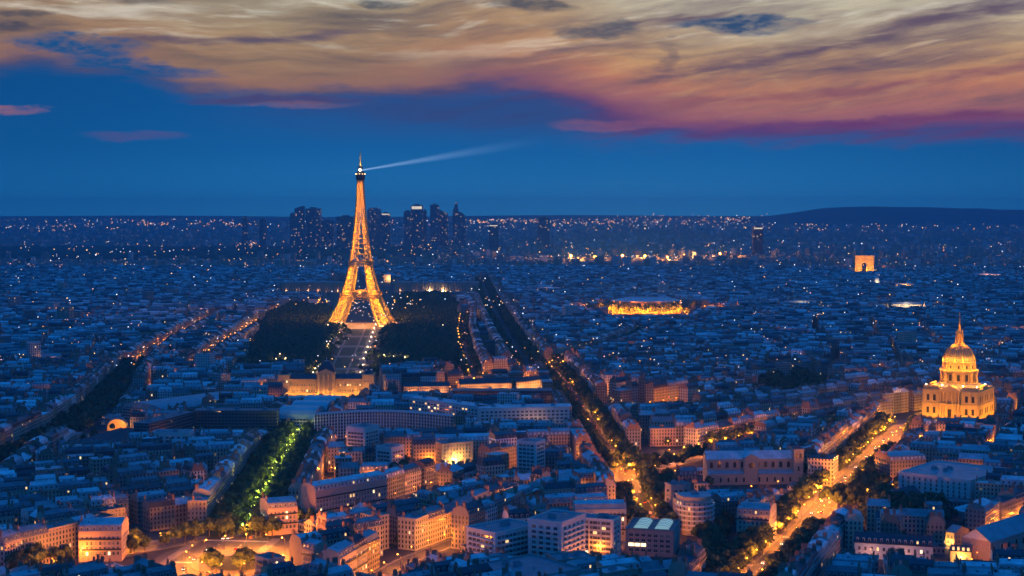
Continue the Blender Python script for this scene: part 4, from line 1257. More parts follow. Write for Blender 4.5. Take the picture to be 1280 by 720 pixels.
ROWS = [('dome avenue', 1, 'far left side of the dome avenue'), ('dome avenue', -1, 'right side of the dome avenue'), ('upper boulevard', 1, 'left side of the upper boulevard'),
        ('upper boulevard', -1, 'right side of the upper boulevard'), ('side boulevard', 1, 'rose lit terrace above the side boulevard'), ('side boulevard', -1, 'lower side of the side boulevard'),
        ('green avenue', 1, 'left side of the green lit avenue'), ('green avenue', -1, 'right side of the green lit avenue'), ('left boulevard', 1, 'terrace left of the left boulevard'),
        ('left boulevard', -1, 'right side of the left boulevard'), ('corner street', 1, 'terrace above the bottom left street'), ('corner street', -1, 'lower side of the bottom left street'),
        ('long street', 1, 'long rose terrace across the middle'), ('long street', -1, 'lower side of the long middle street'), ('slope street', 1, 'orange lit sloping street left side'),
        ('slope street', -1, 'sloping street lower side'), ('fork boulevard', 1, 'left side of the fork boulevard'), ('fork boulevard', -1, 'right side of the fork boulevard'),
        ('row street', 1, 'orange lit terrace beyond the upper boulevard'), ('row street', -1, ''), ('rose street', 1, ''), ('rose street', -1, ''), ('pale street', 1, ''), ('pale street', -1, ''), ('mall street', 1, ''), ('mall street', -1, ''),
        ('far avenue', 1, ''), ('far avenue', -1, ''), ('tree avenue', 1, ''), ('tree avenue', -1, ''), ('church street', 1, 'street beside the arched church'), ('church street', -1, 'street below the arched church'),
        ('park street', -1, 'street beside the dark garden'), ('right lane', -1, 'lane beside the skylit studio'), ('chapel lane', -1, 'lane at the bottom right corner'), ('chapel lane', 1, 'lane beside the long gabled hall')]
# corner houses seen best in the photograph
for c, h, kind, tone, row in ((((912, 650), (954, 653), (993, 628)), 20, 'mansard', 'cream', 'CORNER amber footed corner house with slate mansard above the bottom of the dome avenue'),
                              (((719, 637), (783, 636), (786, 630)), 21, 'mansard', 'white', 'CORNER broad white house with a row of attic dormers behind the finned office slab'),
                              (((98, 664), (152, 663), (166, 652)), 19, 'mansard', 'rose', 'CORNER orange lit corner house with high mansard at the bottom left'),
                              (((1003, 578), (1035, 580), (1055, 563)), 21, 'flat', 'cream', 'CORNER amber lit corner block beside the belfries of the arched church'),
                              (((1113, 576), (1158, 574), (1167, 566)), 19, 'mansard', 'cream', 'CORNER amber washed pilastered house on the right of the dome avenue'),
                              (((335, 636), (372, 633), (380, 624)), 18, 'mansard', 'rose', 'CORNER rose corner house where the green lit avenue meets the long rose terrace'),
                              (((394, 614), (484, 598), (490, 590)), 22, 'mansard', 'rose', 'CORNER tallest rose house with many lit windows in the long terrace')):
    x, y, a, w, d = from_corners(*c, h)
    d = min(max(d, 12), 26); block(x, y, a, w, d, 0, 1.0)
    if not try_place(x, y, a, w, d, h, row, kind, 1.0, tone): print('corner house not placed', row)
for nm, side, row in ROWS:
    ln, hw, fw = ROADS[nm]; line_houses(ln, fw, side, row or None)

for (px_, py_, w, d, dy) in ((812, 394, 260, 230, 40), (1080, 341.5, 110, 150, -10), (390, 366, 170, 70, 0), (545, 366, 230, 80, 0), (1132, 393, 70, 60, -15), (1128, 381, 40, 60, -15), (1130, 366, 55, 70, -15), (1096, 362, 30, 60, -15), (1232, 352, 100, 70, -15), (1000, 391, 80, 60, -15), (487, 352, 40, 60, -15), (686, 372, 60, 60, -15)):
    q = gp(px_, py_); block(q.x, q.y + dy, 0, w, d, 4)
mt = random.Random(31)
for i in range(60):                                          # apartment towers and long institutions among the houses
    y = mt.uniform(1500, 4200); x = mt.uniform(-.35, .35) * y
    if i % 2 and x > -.08 * y: x = -abs(x)
    tall = mt.random() < .55
    w, d, h = (mt.uniform(16, 26), mt.uniform(14, 18), mt.uniform(26, 44)) if tall else (mt.uniform(40, 80), mt.uniform(14, 20), mt.uniform(12, 20))
    try_place(x, y, R(mt.uniform(-40, 40)), w, d, h, None, 'flat' if tall or mt.random() < .5 else 'gable', .02, mt.choice(('white', 'white', 'cream', 'grey')))
ZONES = [((60, 700), 43), ((230, 630), 38), ((190, 575), 22), ((60, 640), 30), ((430, 690), 44), ((420, 590), 12), ((500, 640), 43), ((560, 560), 8), ((620, 600), 30), ((600, 690), 35), ((700, 600), 12),
         ((690, 680), 20), ((720, 545), 5), ((650, 540), 4), ((860, 530), 42), ((960, 520), 40), ((800, 470), 22), ((880, 620), 8), ((900, 690), 25), ((1010, 700), -18), ((1100, 700), -12), ((1220, 690), -14),
         ((1200, 560), -24), ((1080, 560), -20), ((1020, 560), -22), ((1250, 620), -20), ((950, 585), 6), ((130, 480), -8), ((40, 500), -4), ((30, 450), 12), ((270, 490), 8), ((260, 440), 28), ((330, 560), 4),
         ((640, 430), 4), ((700, 440), 20), ((800, 430), 34), ((900, 440), 12), ((1000, 440), -30), ((1120, 450), -12), ((1230, 450), -25), ((560, 440), 4), ((200, 410), 34), ((80, 410), -14)]
zs = [(gp(*p), R(a)) for p, a in ZONES]
zr = random.Random(5)
for i in range(46):
    y = zr.uniform(2400, 5300); zs.append((Vector((zr.uniform(-.37, .37) * y, y, 0)), R(zr.choice((4, 20, 35, -15, -30, 50, 10, 42)) + zr.uniform(-6, 6))))
ZX = np.array([(p.x, p.y) for p, a in zs])
for zi, (p, a) in enumerate(zs):
    c, s = math.cos(a), math.sin(a); near = p.y < 2300
    rad = 340 if p.y < 1500 else 520 if near else 800
    u = -rad
    while u < rad:
        bw = zr.uniform(62, 96); street = zr.uniform(9, 13); v = -rad
        while v < rad:
            court = zr.uniform(9, 17); bd = 24 + court; base = zr.uniform(15.5, 22)
            cells = []
            for side in (-1, 1):
                t = 0.0
                while t < bw - 6:
                    w = min(zr.uniform(13, 24), bw - t)
                    if bw - t - w < 9: w = bw - t
                    cells.append((u + t + w / 2, v + side * (court / 2 + 6), w, 12, 0 if side < 0 else math.pi, 1.0)); t += w
            for e in (-1, 1): cells.append((u + bw / 2 + e * (bw / 2 - 5.5), v, court, 11, e * math.pi / 2, 1.0))
            if zr.random() < .7: cells.append((u + bw / 2 + zr.uniform(-14, 14), v, zr.uniform(14, 26), court * .7, 0, .45))
            for (lu, lv, w, d, da, hk) in cells:
                x, y = p.x + lu * c - lv * s, p.y + lu * s + lv * c
                if not in_view(x, y) or y > 5250: continue
                if int(np.argmin((ZX[:, 0] - x) ** 2 + (ZX[:, 1] - y) ** 2)) != zi: continue
                if abs(da) in (math.pi / 2,) and w < 8: continue
                try_place(x, y, a + da, w - .05, d, (base + zr.uniform(-1.8, 1.8)) * hk, None, 'flat' if hk < 1 and zr.random() < .6 else None)
            v += bd + street
        u += bw + street
print('houses', len(houses))


# sight lines: what one sees of streets and landmarks from above stays clear of taller houses in front
SIGHT = []


def keep_rect(x0, x1, y0, y1, ybase):
    d = math.hypot(*gp((x0 + x1) / 2, ybase)[:2]); n, m_ = max(2, int((x1 - x0) / 6) + 1), max(2, int((y1 - y0) / 4) + 1)
    for i in range(n):
        for j in range(m_): SIGHT.append((x0 + (x1 - x0) * i / (n - 1), y0 + (y1 - y0) * j / (m_ - 1), d))


def keep_line(pts, hw=2.0, steps=12, d=None):
    for (xa, ya), (xb, yb) in zip(pts, pts[1:]):
        for i in range(steps + 1):
            x, y = xa + (xb - xa) * i / steps, ya + (yb - ya) * i / steps
            for o in (-hw, 0, hw): SIGHT.append((x + o, y, d or math.hypot(*gp(x, y)[:2])))


for q in ((357, 458, 468, 492, 497), (1156, 1242, 480, 519, 525), (514, 594, 500, 514, 522), (600, 710, 511, 522, 530), (553, 592, 558, 573, 577), (434, 460, 537, 553, 560), (470, 491, 560, 574, 580), (646, 672, 555, 584, 592), (1124, 1212, 596, 611, 620),
          (890, 1004, 580, 607, 614), (783, 842, 668, 689, 693), (852, 889, 622, 648, 657), (913, 953, 654, 676, 682), (724, 767, 652, 680, 690), (584, 640, 664, 686, 694), (662, 722, 655, 690, 700), (1069, 1166, 676, 686, 690), (190, 344, 517, 534, 545), (395, 564, 521, 532, 540),
          (764, 860, 377, 391, 394), (1067, 1094, 324, 338, 342), (352, 428, 354, 363, 366), (492, 598, 354, 363, 366), (347, 394, 506, 526, 532), (1203, 1272, 655, 680, 690), (1183, 1203, 664, 672, 677), (1190, 1215, 690, 695, 698), (506, 690, 474, 486, 491), (232, 300, 672, 712, 716),
          (102, 156, 540, 550, 556), (134, 158, 528, 536, 540), (155, 205, 498, 510, 516), (97, 152, 666, 696, 702), (1113, 1158, 577, 589, 594), (1004, 1052, 580, 594, 600), (719, 783, 640, 650, 660), (405, 500, 385, 402, 410), (396, 460, 412, 463, 470), (1005, 1060, 612, 632, 634)): keep_rect(*q)
N_R0 = len(SIGHT)
keep_line(((952, 712), (975, 690), (1010, 655), (1035, 625), (1070, 590), (1100, 560), (1128, 532)), 4)
keep_line(((812, 648), (806, 640), (790, 608), (772, 583), (755, 560), (738, 530), (722, 505), (705, 482), (692, 468)), 3); keep_line(((772, 590), (800, 589), (840, 579), (872, 572)), 2)
keep_line(((308, 662), (320, 640), (340, 605), (360, 570), (375, 545), (388, 531)), 5); keep_line(((100, 534), (125, 513), (158, 476)), 5); keep_line(((577, 430), (580, 462)), 2); keep_line(((604, 362), (640, 430), (655, 455)), 3)
N_ROAD = len(SIGHT)
keep_line(((398, 634), (482, 617), (540, 602), (600, 585), (690, 564)), 1, 12, 1100); keep_line(((800, 566), (850, 555), (900, 545), (950, 535), (992, 526)), 1, 12, 1330); keep_line(((732, 503), (860, 499)), 1, 12, 1620); keep_line(((170, 656), (262, 641)), 1, 12, 1010); keep_line(((0, 702), (92, 692)), 1, 12, 900)
keep_line(((478, 712), (503, 696), (545, 680), (583, 668)), 1, 12, 930)
SG = np.array(SIGHT); SGT = np.concatenate((SG[:N_R0], SG[N_ROAD:]))


def hides(x, y, w, d, a, h, SG=SG):
    c, s = math.cos(a), math.sin(a); P8 = [to_px((x + u * w / 2 * c - v * d / 2 * s, y + u * w / 2 * s + v * d / 2 * c, z)) for u in (-1, 1) for v in (-1, 1) for z in (0, h)]
    x0, x1 = min(p[0] for p in P8), max(p[0] for p in P8); y0, y1 = min(p[1] for p in P8), max(p[1] for p in P8)
    m_ = (SG[:, 0] > x0 - 1) & (SG[:, 0] < x1 + 1) & (SG[:, 1] > y0 - 1) & (SG[:, 1] < y1 + 1) & (SG[:, 2] > math.hypot(x, y) + 5)
    return m_.any()


kept = []
for r in houses:
    top = 5 if r['kind'] != 'flat' else 2; corner = r['row'] and r['row'].startswith('CORNER')
    if not corner and hides(r['x'], r['y'], r['w'], r['d'], r['a'], 4):
        i_, j_ = int((r['x'] - OX) / RES), int((r['y'] - OY) / RES); block(r['x'], r['y'], r['a'], r['w'], r['d'], 5); continue
    while not corner and r['h'] > 5 and hides(r['x'], r['y'], r['w'], r['d'], r['a'], r['h'] + top): r['h'] -= 2.0
    if r['h'] <= 7 and not corner:
        if hides(r['x'], r['y'], r['w'], r['d'], r['a'], r['h'] + 3): block(r['x'], r['y'], r['a'], r['w'], r['d'], 5); continue
        r['kind'] = 'flat'
    kept.append(r)
print('houses kept', len(kept), 'of', len(houses)); houses = kept

# ------------------------------------------------------------------ houses near enough to be told apart
def house_shell(wall, roof, r, detail, mats=(0, 1, 2)):
    """Geometry of one house in its own coordinates: walls into one collector, roof into another."""
    w, d, h = r['w'], r['d'], r['h']; mw, mr, mc = mats
    t = TONE[r['tone']]; j = .58 + .72 * r['seed']; t = (t[0] * j, t[1] * j, t[2] * j, r['seed']); rf = ZINC[r['roof']]; j2 = .5 + .95 * ((r['seed'] * 7.3) % 1); rf = (rf[0] * j2, rf[1] * j2, rf[2] * j2, 0)
    wall.quad_uv((-w / 2, -d / 2), (w / 2, -d / 2), h, mw, t); wall.quad_uv((w / 2, d / 2), (-w / 2, d / 2), h, mw, t)
    wall.quad_uv((w / 2, -d / 2), (w / 2, d / 2), h, mw, t, u0=.4); wall.quad_uv((-w / 2, d / 2), (-w / 2, -d / 2), h, mw, t, u0=.4)
    if r['kind'] == 'mansard':
        k = min(1.5, d * .14); z1, z2 = h + 3.3, h + 4.5 + (r['seed'] * 3.1 % 1)
        y0, y1, y2 = -d / 2 + .05, -d / 2 + k, 0
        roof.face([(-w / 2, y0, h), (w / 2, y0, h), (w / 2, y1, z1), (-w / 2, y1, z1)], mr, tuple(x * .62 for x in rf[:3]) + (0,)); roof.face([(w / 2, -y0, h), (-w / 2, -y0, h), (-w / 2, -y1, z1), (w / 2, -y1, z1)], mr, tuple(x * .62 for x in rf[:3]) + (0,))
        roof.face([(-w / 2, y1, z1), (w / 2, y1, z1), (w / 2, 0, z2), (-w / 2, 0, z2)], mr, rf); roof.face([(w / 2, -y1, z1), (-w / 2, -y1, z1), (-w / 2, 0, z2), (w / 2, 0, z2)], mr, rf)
        for s in (-1, 1):
            g = [(s * w / 2, y0, h), (s * w / 2, -y0, h), (s * w / 2, -y1, z1), (s * w / 2, 0, z2), (s * w / 2, y1, z1)]
            wall.face(g[::s], detail and 3 or mc, t)
        r['ridge'] = z2
    elif r['kind'] == 'gable':
        rise = min(4.5, d * .3); roof.gable(-w / 2, w / 2, -d / 2, d / 2, h, rise, .25, mr, None, rf)
        for s in (-1, 1): wall.face([(s * w / 2, -d / 2, h), (s * w / 2, d / 2, h), (s * w / 2, 0, h + rise)][::s], detail and 3 or mc, t)
        r['ridge'] = h + rise
    else:
        roof.face([(-w / 2, -d / 2, h), (w / 2, -d / 2, h), (w / 2, d / 2, h), (-w / 2, d / 2, h)], mr, rf)
        p = .9
        for q in ((-w / 2, w / 2, -d / 2 - .15, -d / 2 + .2), (-w / 2, w / 2, d / 2 - .2, d / 2 + .15), (-w / 2 - .15, -w / 2 + .2, -d / 2 + .2, d / 2 - .2), (w / 2 - .2, w / 2 + .15, -d / 2 + .2, d / 2 - .2)):
            if detail: wall.box(*q, h - .3, h + p, 3, t)
        r['ridge'] = h + .1
    return t, rf


for r in houses: r['px'] = to_px((r['x'], r['y'], r['h'])); r['dist'] = math.hypot(r['x'], r['y'])
cand = sorted([r for r in houses if -20 < r['px'][0] < 1300 and r['px'][1] < 734], key=lambda r: r['dist'])
NEAR = cand[:290]
near_ids = {id(r) for r in NEAR}
WINDOWED = {id(r) for r in [q for q in NEAR if q['h'] > 12][:78]} | {id(r) for r in NEAR if r['row'] and r['row'].startswith('CORNER')}


def region(px, py):
    if px < 225: return 'quarter left of the orange round place'
    if px < 335: return 'quarter around the orange round place'
    if px < 480: return 'quarter right of the green lit avenue'
    if px < 640: return 'quarter below the long rose terrace'
    if px < 800: return 'quarter left of the lit fork'
    if px < 1000: return 'quarter below the arched church'
    if py > 640: return 'quarter in the bottom right corner'
    return 'quarter right of the dome avenue'


groups = {}
for r in NEAR:
    if r['row'] and r['row'].startswith('CORNER'): r['label'] = r['row'][7:]; continue
    key = (r['row'], None) if r['row'] else (region(*r['px']), int((740 - r['px'][1]) // 17))
    groups.setdefault(key, []).append(r)
WORD = {'mansard': 'mansard', 'gable': 'gabled', 'flat': 'flat'}
STYLE = {'cream': 'cream', 'grey': 'grey', 'buff': 'buff', 'white': 'white', 'rose': 'rosy', 'ochre': 'ochre'}
for (name, band), mem in groups.items():
    mem.sort(key=lambda r: r['px'][0])
    for i, r in enumerate(mem):
        o = ORD[i] if i < 20 else ORD[19] + ' plus ' + ORD[i - 20]
        if band is None: r['label'] = '%s house, %s %s roof, %s from left, %s' % (STYLE[r['tone']], r['roof'].replace('pale zinc', 'pale').replace('dark zinc', 'dark'), WORD[r['kind']], o, name)
        else: r['label'] = '%s house, %s roof, %s in rank %s up, %s' % (STYLE[r['tone']], WORD[r['kind']], o, ORD[min(band, 19)], name)
BAL = {}


def balcony(L):
    k = round(L, 1)
    if k not in BAL:
        b = MB(); b.box(-L / 2, L / 2, -.75, 0, -.18, 0, 1, (.4, .37, .32, 0), bottom=True); b.box(-L / 2, L / 2, -.75, -.70, 0, .95, 0); BAL[k] = b.mesh('balcony', [M['iron'], M['wall']])
    return BAL[k]


for r in NEAR:
    T = thing('apartment_house', r['label'], 'house', (r['x'], r['y'], 0), r['a'], 'apartment houses of the near quarters')
    wi = id(r) in WINDOWED
    wall, roof = MB(), MB()
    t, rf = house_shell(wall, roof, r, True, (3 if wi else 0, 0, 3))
    w, d, h = r['w'], r['d'], r['h']
    if r['kind'] != 'flat':
        wall.box(-w / 2, w / 2, -d / 2 - .45, -d / 2 - .02, h - .45, h - .02, 3, t); wall.box(-w / 2, w / 2, d / 2 + .02, d / 2 + .45, h - .45, h - .02, 3, t)
    wall.build('wall', [M['facade'], M['roof'], M['chimney'], M['wall']], T)
    roof.build('roof', [M['roof']], T)
    sides = visible_sides(r['x'], r['y'], r['a'], w, d); lit = 0; cnt = [0]
    if wi:
        fh = 3.1; nf = int((h - 3.6) / fh)
        for a, e in sides:
            if abs(a[0] - e[0]) < .1 and r['kind'] != 'flat' and r['seed'] < .6 and not (r['row'] or '').startswith('CORNER'): continue      # blank party wall
            p_lit = .16 if r['label'].startswith('tallest rose') else .045
            add_windows(T, a, e, 4.1, nf, fh, 2.7, WIN, p_lit, 1.0, 96, .0, cnt)
            if abs(a[1] - e[1]) < .1:
                for f in (1, nf - 1):
                    link('balcony', balcony(w - .6), T, (0, a[1], 4.1 + f * fh - .05), 0 if a[1] < 0 else math.pi)
    if r['kind'] == 'mansard':
        for a, e in sides:
            if abs(a[1] - e[1]) > .1: continue
            s = -1 if a[1] < 0 else 1; n = max(2, int(w / 3.3))
            for i in range(n):
                if r['seed'] > .12: link('dormer', DORMER['lit' if rng.random() < .05 else 'glass'], T, (-w / 2 + w * (i + .5) / n, s * (d / 2 - .75), h + .35), 0 if s < 0 else math.pi)
    if r['kind'] == 'flat':
        if w > 10 and d > 9: link('plant_room', PLANT, T, (w * (r['seed'] - .5) * .4, 0, h + .02))
        if r['seed'] > .5: link('chimney', CHIM[2], T, (-w / 2 + .6, d * .2, h))
    else:
        if r['kind'] == 'mansard':
            k_ = min(1.5, d * .14); y1 = d / 2 - k_; dz = r['ridge'] - (h + 3.3); an = math.atan2(dz, y1)
            for q in range(rng.randint(1, 3)):
                t = rng.uniform(.2, .75); sy = rng.choice((-1, 1)); o_ = link('roof_window', RWIN[rng.randrange(2)], T, (rng.uniform(-w * .38, w * .38), sy * y1 * (1 - t), h + 3.33 + dz * t)); o_.rotation_euler = (-sy * an, 0, 0)
            if rng.random() < .5: link('vent', VENT, T, (rng.uniform(-w * .3, w * .3), rng.choice((-1, 1)) * y1 * .4, r['ridge'] - .6))
            if rng.random() < .4: link('aerial', AERIAL, T, (rng.uniform(-w * .3, w * .3), 0, r['ridge'] - .1))
        for sx in (-1, 1):
            for q, y in enumerate((-d * .2, d * .22)):
                if (r['seed'] * (13 + 7 * q + 3 * sx)) % 1 < .72:
                    link('chimney', CHIM[int(r['seed'] * 97 + q) % 3], T, (sx * (w / 2 - .5), y, r['ridge'] - 1.6))

# ------------------------------------------------------------------ the rest of the city, thousands of houses
mb = MB(); lod = 0
for r in houses:
    if id(r) in near_ids: continue
    if r['dist'] < 1020 and r not in cand: continue
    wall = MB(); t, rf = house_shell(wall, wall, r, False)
    w, d = r['w'], r['d']
    if r['dist'] < 2100:
        if r['kind'] == 'mansard':
            n = max(2, int(w / 3.4))
            for i in range(n):
                x = -w / 2 + w * (i + .5) / n
                for s in (-1, 1):
                    if s * math.cos(r['a']) < 0.2: wall.box(x - .7, x + .7, min(s * (d / 2 - .3), s * (d / 2 - 1.6)), max(s * (d / 2 - .3), s * (d / 2 - 1.6)), r['h'] + .4, r['h'] + 2.5, 1, tuple(k * 1.35 for k in rf[:3]) + (0,))
                    elif s * math.cos(r['a']) > 0.2: wall.box(x - .7, x + .7, min(s * (d / 2 - .3), s * (d / 2 - 1.6)), max(s * (d / 2 - .3), s * (d / 2 - 1.6)), r['h'] + .4, r['h'] + 2.5, 1, tuple(k * 1.35 for k in rf[:3]) + (0,))
        if r['kind'] != 'flat':
            for sx in (-1, 1):
                for q, y in enumerate((-d * .2, d * .22)):
                    if (r['seed'] * (13 + 7 * q + 3 * sx)) % 1 < .7: wall.box(sx * (w / 2 - .5) - .4, sx * (w / 2 - .5) + .4, y - 1.5, y + 1.5, r['ridge'] - 1.8, r['ridge'] + 1.5, 2)
        elif r['seed'] > .3: wall.box(-1.8, 1.8, -1.4, 1.4, r['h'], r['h'] + 2.6, 2, t)
    elif r['seed'] > .35 and r['kind'] != 'flat':
        wall.box(w / 2 - .9, w / 2, -2.2, 2.2, r['ridge'] - 2, r['ridge'] + 1.6, 2)
    c, s = math.cos(r['a']), math.sin(r['a']); n0 = len(mb.v)
    mb.v.extend([(r['x'] + x * c - y * s, r['y'] + x * s + y * c, z) for x, y, z in wall.v])
    mb.f.extend([tuple(i + n0 for i in f) for f in wall.f]); mb.m.extend(wall.m); mb.uv.extend(wall.uv); mb.c.extend(wall.c)
fr = random.Random(11)
for i in range(15000):
    y = 5200 + 8800 * fr.random() ** 1.5; x = fr.uniform(-.36, .36) * y
    ppx, ppy = to_px((x, y, 0))
    if 309 < ppy < 329 and ppx < 560 + fr.uniform(-30, 30): continue
    a = .6 * math.sin(x / 700) + .5 * math.sin(y / 900 + 2) + fr.choice((0, math.pi / 2)); w, d = fr.uniform(14, 46), fr.uniform(11, 18); h = fr.uniform(11, 24)
    if fr.random() < .06: h = fr.uniform(28, 52); w = fr.uniform(14, 34)
    t = fr.choice(list(TONE.values())[:6]); c, s = math.cos(a), math.sin(a); P = [(x + u * c - v * s, y + u * s + v * c) for u, v in ((-w / 2, -d / 2), (w / 2, -d / 2), (w / 2, d / 2), (-w / 2, d / 2))]
    tt = (t[0], t[1], t[2], fr.random()); g0 = plain_height(x, y); mb.prism(P, g0 - 6 if g0 else 0, g0 + h, 0, tt); mb.m[-1] = 1; mb.c[-4:] = [fr.choice(list(ZINC.values()))] * 4
o = mb.build('city_houses', [M['facade_far'], M['roof'], M['chimney']])
o['kind'] = 'stuff'; tag(o, 'dense sea of blue roofed houses stretching away to the horizon', 'houses')

# ------------------------------------------------------------------ streets, place, park floors
def ribbon(line, hw, z, n=None):
    L, Rr = offset(line, hw), offset(line, -hw); b = MB()
    for i in range(len(line) - 1): b.face([(Rr[i].x, Rr[i].y, z), (Rr[i + 1].x, Rr[i + 1].y, z), (L[i + 1].x, L[i + 1].y, z), (L[i].x, L[i].y, z)])
    return b


def strip(line, o0, o1, z0, z1):
    A, B = offset(line, o0), offset(line, o1); b = MB()
    for i in range(len(line) - 1):
        b.face([(B[i].x, B[i].y, z1), (B[i + 1].x, B[i + 1].y, z1), (A[i + 1].x, A[i + 1].y, z1), (A[i].x, A[i].y, z1)])
        for q in (A, B): b.face([(q[i].x, q[i].y, z0), (q[i + 1].x, q[i + 1].y, z0), (q[i + 1].x, q[i + 1].y, z1), (q[i].x, q[i].y, z1)])
    return b


for k, (nm, (ln, hw, fw)) in enumerate(ROADS.items()):
    o = ribbon(ln, hw, .012 + .004 * k).build(nm.replace(' ', '_'), M['asphalt']); o['kind'] = 'structure'
    for s in (-1, 1):
        o = strip(ln, s * hw, s * (hw + max(2.0, min(6, fw - hw - 1))), 0, .14 + .003 * k).build('pavement', M['kerb']); o['kind'] = 'structure'
    if ln[0].y < 1300 and hw >= 8:
        b = MB()
        for p, a in resample(ln, 9):
            c, s = math.cos(a), math.sin(a)
            for off in (-hw * .33, hw * .33): b.face([(p.x + u * c - (v + off) * s, p.y + u * s + (v + off) * c, .125) for u, v in ((-1.5, -.12), (1.5, -.12), (1.5, .12), (-1.5, .12))])
        o = b.build('lane_marking', M['paint']); o['kind'] = 'structure'
        for q in (0, 1):
            rs = resample(ln, 60); p, a = rs[min(1 + q * 2, len(rs) - 1 - (1 - q))]; b = MB(); c, s = math.cos(a), math.sin(a)
            for i in range(int(hw * 2 / 1.1)):
                v0 = -hw + .3 + i * 1.1; b.face([(p.x + u * c - v * s, p.y + u * s + v * c, .127) for u, v in ((-1.8, v0), (1.8, v0), (1.8, v0 + .55), (-1.8, v0 + .55))])
            o = b.build('crossing', M['paint']); o['kind'] = 'structure'
b = MB()
for rr, z, mt in ((48, .118, 0),): b.face([(RING.x - 6 + rr * 1.0 * math.cos(t), RING.y + 8 + rr * 1.25 * math.sin(t), z) for t in [2 * math.pi * i / 40 for i in range(40)]])
o = b.build('round_place', M['asphalt']); o['kind'] = 'structure'
b = MB(); b.lathe([(20, .12), (20, .26), (29, .26), (29, .12)], 40, 0, cx=RING.x, cy=RING.y); o = b.build('ring_pavement', M['plaza']); o['kind'] = 'structure'
b = MB(); b.face([(RING.x + 19 * math.cos(2 * math.pi * i / 40), RING.y + 19 * math.sin(2 * math.pi * i / 40), .2) for i in range(40)]); o = b.build('ring_lawn', M['lawn']); o['kind'] = 'structure'
b = MB(); q = PX((762, 592), (782, 596), (796, 588), (790, 577), (765, 573), (752, 582)); b.face([(v.x, v.y, .122) for v in q]); o = b.build('junction', M['asphalt']); o['kind'] = 'structure'
b = MB(); q = PX((985, 640), (1030, 655), (1062, 628), (1055, 612), (1000, 612)); b.face([(v.x, v.y, .124) for v in q]); o = b.build('crossroads', M['asphalt']); o['kind'] = 'structure'
b = MB(); q = PX((1098, 552), (1150, 552), (1170, 527), (1100, 524)); b.face([(v.x, v.y, .126) for v in q]); o = b.build('forecourt', M['plaza']); o['kind'] = 'structure'
for nm, poly in PARKS.items():
    b = MB(); b.face([(v.x, v.y, .10) for v in poly][::-1]); o = b.build('park_ground', M['lawn']); o['kind'] = 'structure'
# the long mall: lawns in strips between gravel walks
a0, a1, b0, b1 = LAWN[0], LAWN[1], LAWN[2], LAWN[3]
P = lambda u, v: (a0 + (a1 - a0) * u) * (1 - v) + (b1 + (b0 - b1) * u) * v
b = MB(); b.face([(q.x, q.y, .13) for q in (P(-.12, -.02), P(1.12, -.02), P(1.12, 1.04), P(-.12, 1.04))]); o = b.build('mall_walk', M['sand']); o['kind'] = 'structure'
for v0, v1 in ((.02, .13), (.16, .33), (.36, .52), (.56, .74), (.78, .97)):
    for u0, u1 in ((.06, .24), (.30, .70), (.76, .94)):
        b = MB(); b.face([(q.x, q.y, .14) for q in (P(u0, v0), P(u1, v0), P(u1, v1), P(u0, v1))]); o = b.build('mall_lawn', M['lawn']); o['kind'] = 'structure'
c = TOWER.location
b = MB(); b.face([(c.x + 75 * x, c.y + 75 * y, .15) for x, y in ((-1, -1), (1, -1), (1, 1), (-1, 1))]); o = b.build('tower_court', M['sand']); o['kind'] = 'structure'

# ------------------------------------------------------------------ trees
M['leaf'] = mat_plain('foliage', None, .8, tinted=True, var=.35, scale=.5, spec=.2)
M['bark'] = mat_plain('bark', (.10, .075, .055), .95)


def crown_faces(b, tr, R0, H, lobes, cards, size, core=True):
    for k in range(lobes):
        an = 2 * math.pi * k / max(1, lobes - 1) + tr.uniform(-.5, .5); rr = R0 * (.52 if k else 0) * tr.uniform(.7, 1.2)
        cx, cy, cz = rr * math.cos(an), rr * math.sin(an), H * (tr.uniform(.45, .66) if k else .78); r = R0 * tr.uniform(.44, .62)
        g = tr.uniform(.65, 1.35); base = (.06 * g, .085 * g, .034 * g, 0)
        if core:
            n = 7; rings = [(r * .82 * math.sin(t), cz - r * .8 * math.cos(t)) for t in (.35, 1.0, 1.65, 2.3, 2.9)]
            for (r0, z0), (r1, z1) in zip(rings, rings[1:]):
                for i in range(n):
                    t0, t1 = 2 * math.pi * i / n, 2 * math.pi * (i + 1) / n
                    b.face([(cx + r0 * math.cos(t0), cy + r0 * math.sin(t0), z0), (cx + r0 * math.cos(t1), cy + r0 * math.sin(t1), z0), (cx + r1 * math.cos(t1), cy + r1 * math.sin(t1), z1), (cx + r1 * math.cos(t0), cy + r1 * math.sin(t0), z1)], 0, base)
        for i in range(cards):
            while True:
                v = Vector((tr.uniform(-1, 1), tr.uniform(-1, 1), tr.uniform(-1, 1)))
                if .2 < v.length < 1: break
            v = v.normalized() * r * tr.uniform(.78, 1.12); v.z *= .92; p = Vector((cx, cy, cz)) + v
            n_ = (v.normalized() + Vector((tr.uniform(-.7, .7), tr.uniform(-.7, .7), tr.uniform(-.2, .9)))).normalized(); u = n_.orthogonal().normalized(); w = n_.cross(u); s = size * tr.uniform(.6, 1.3)
            j = tr.uniform(.55, 1.6); tc = (base[0] * j, base[1] * j, base[2] * j, 0)
            b.face([tuple(p + u * s), tuple(p + w * s * .6), tuple(p - u * s * .9), tuple(p - w * s * .7)], 0, tc)


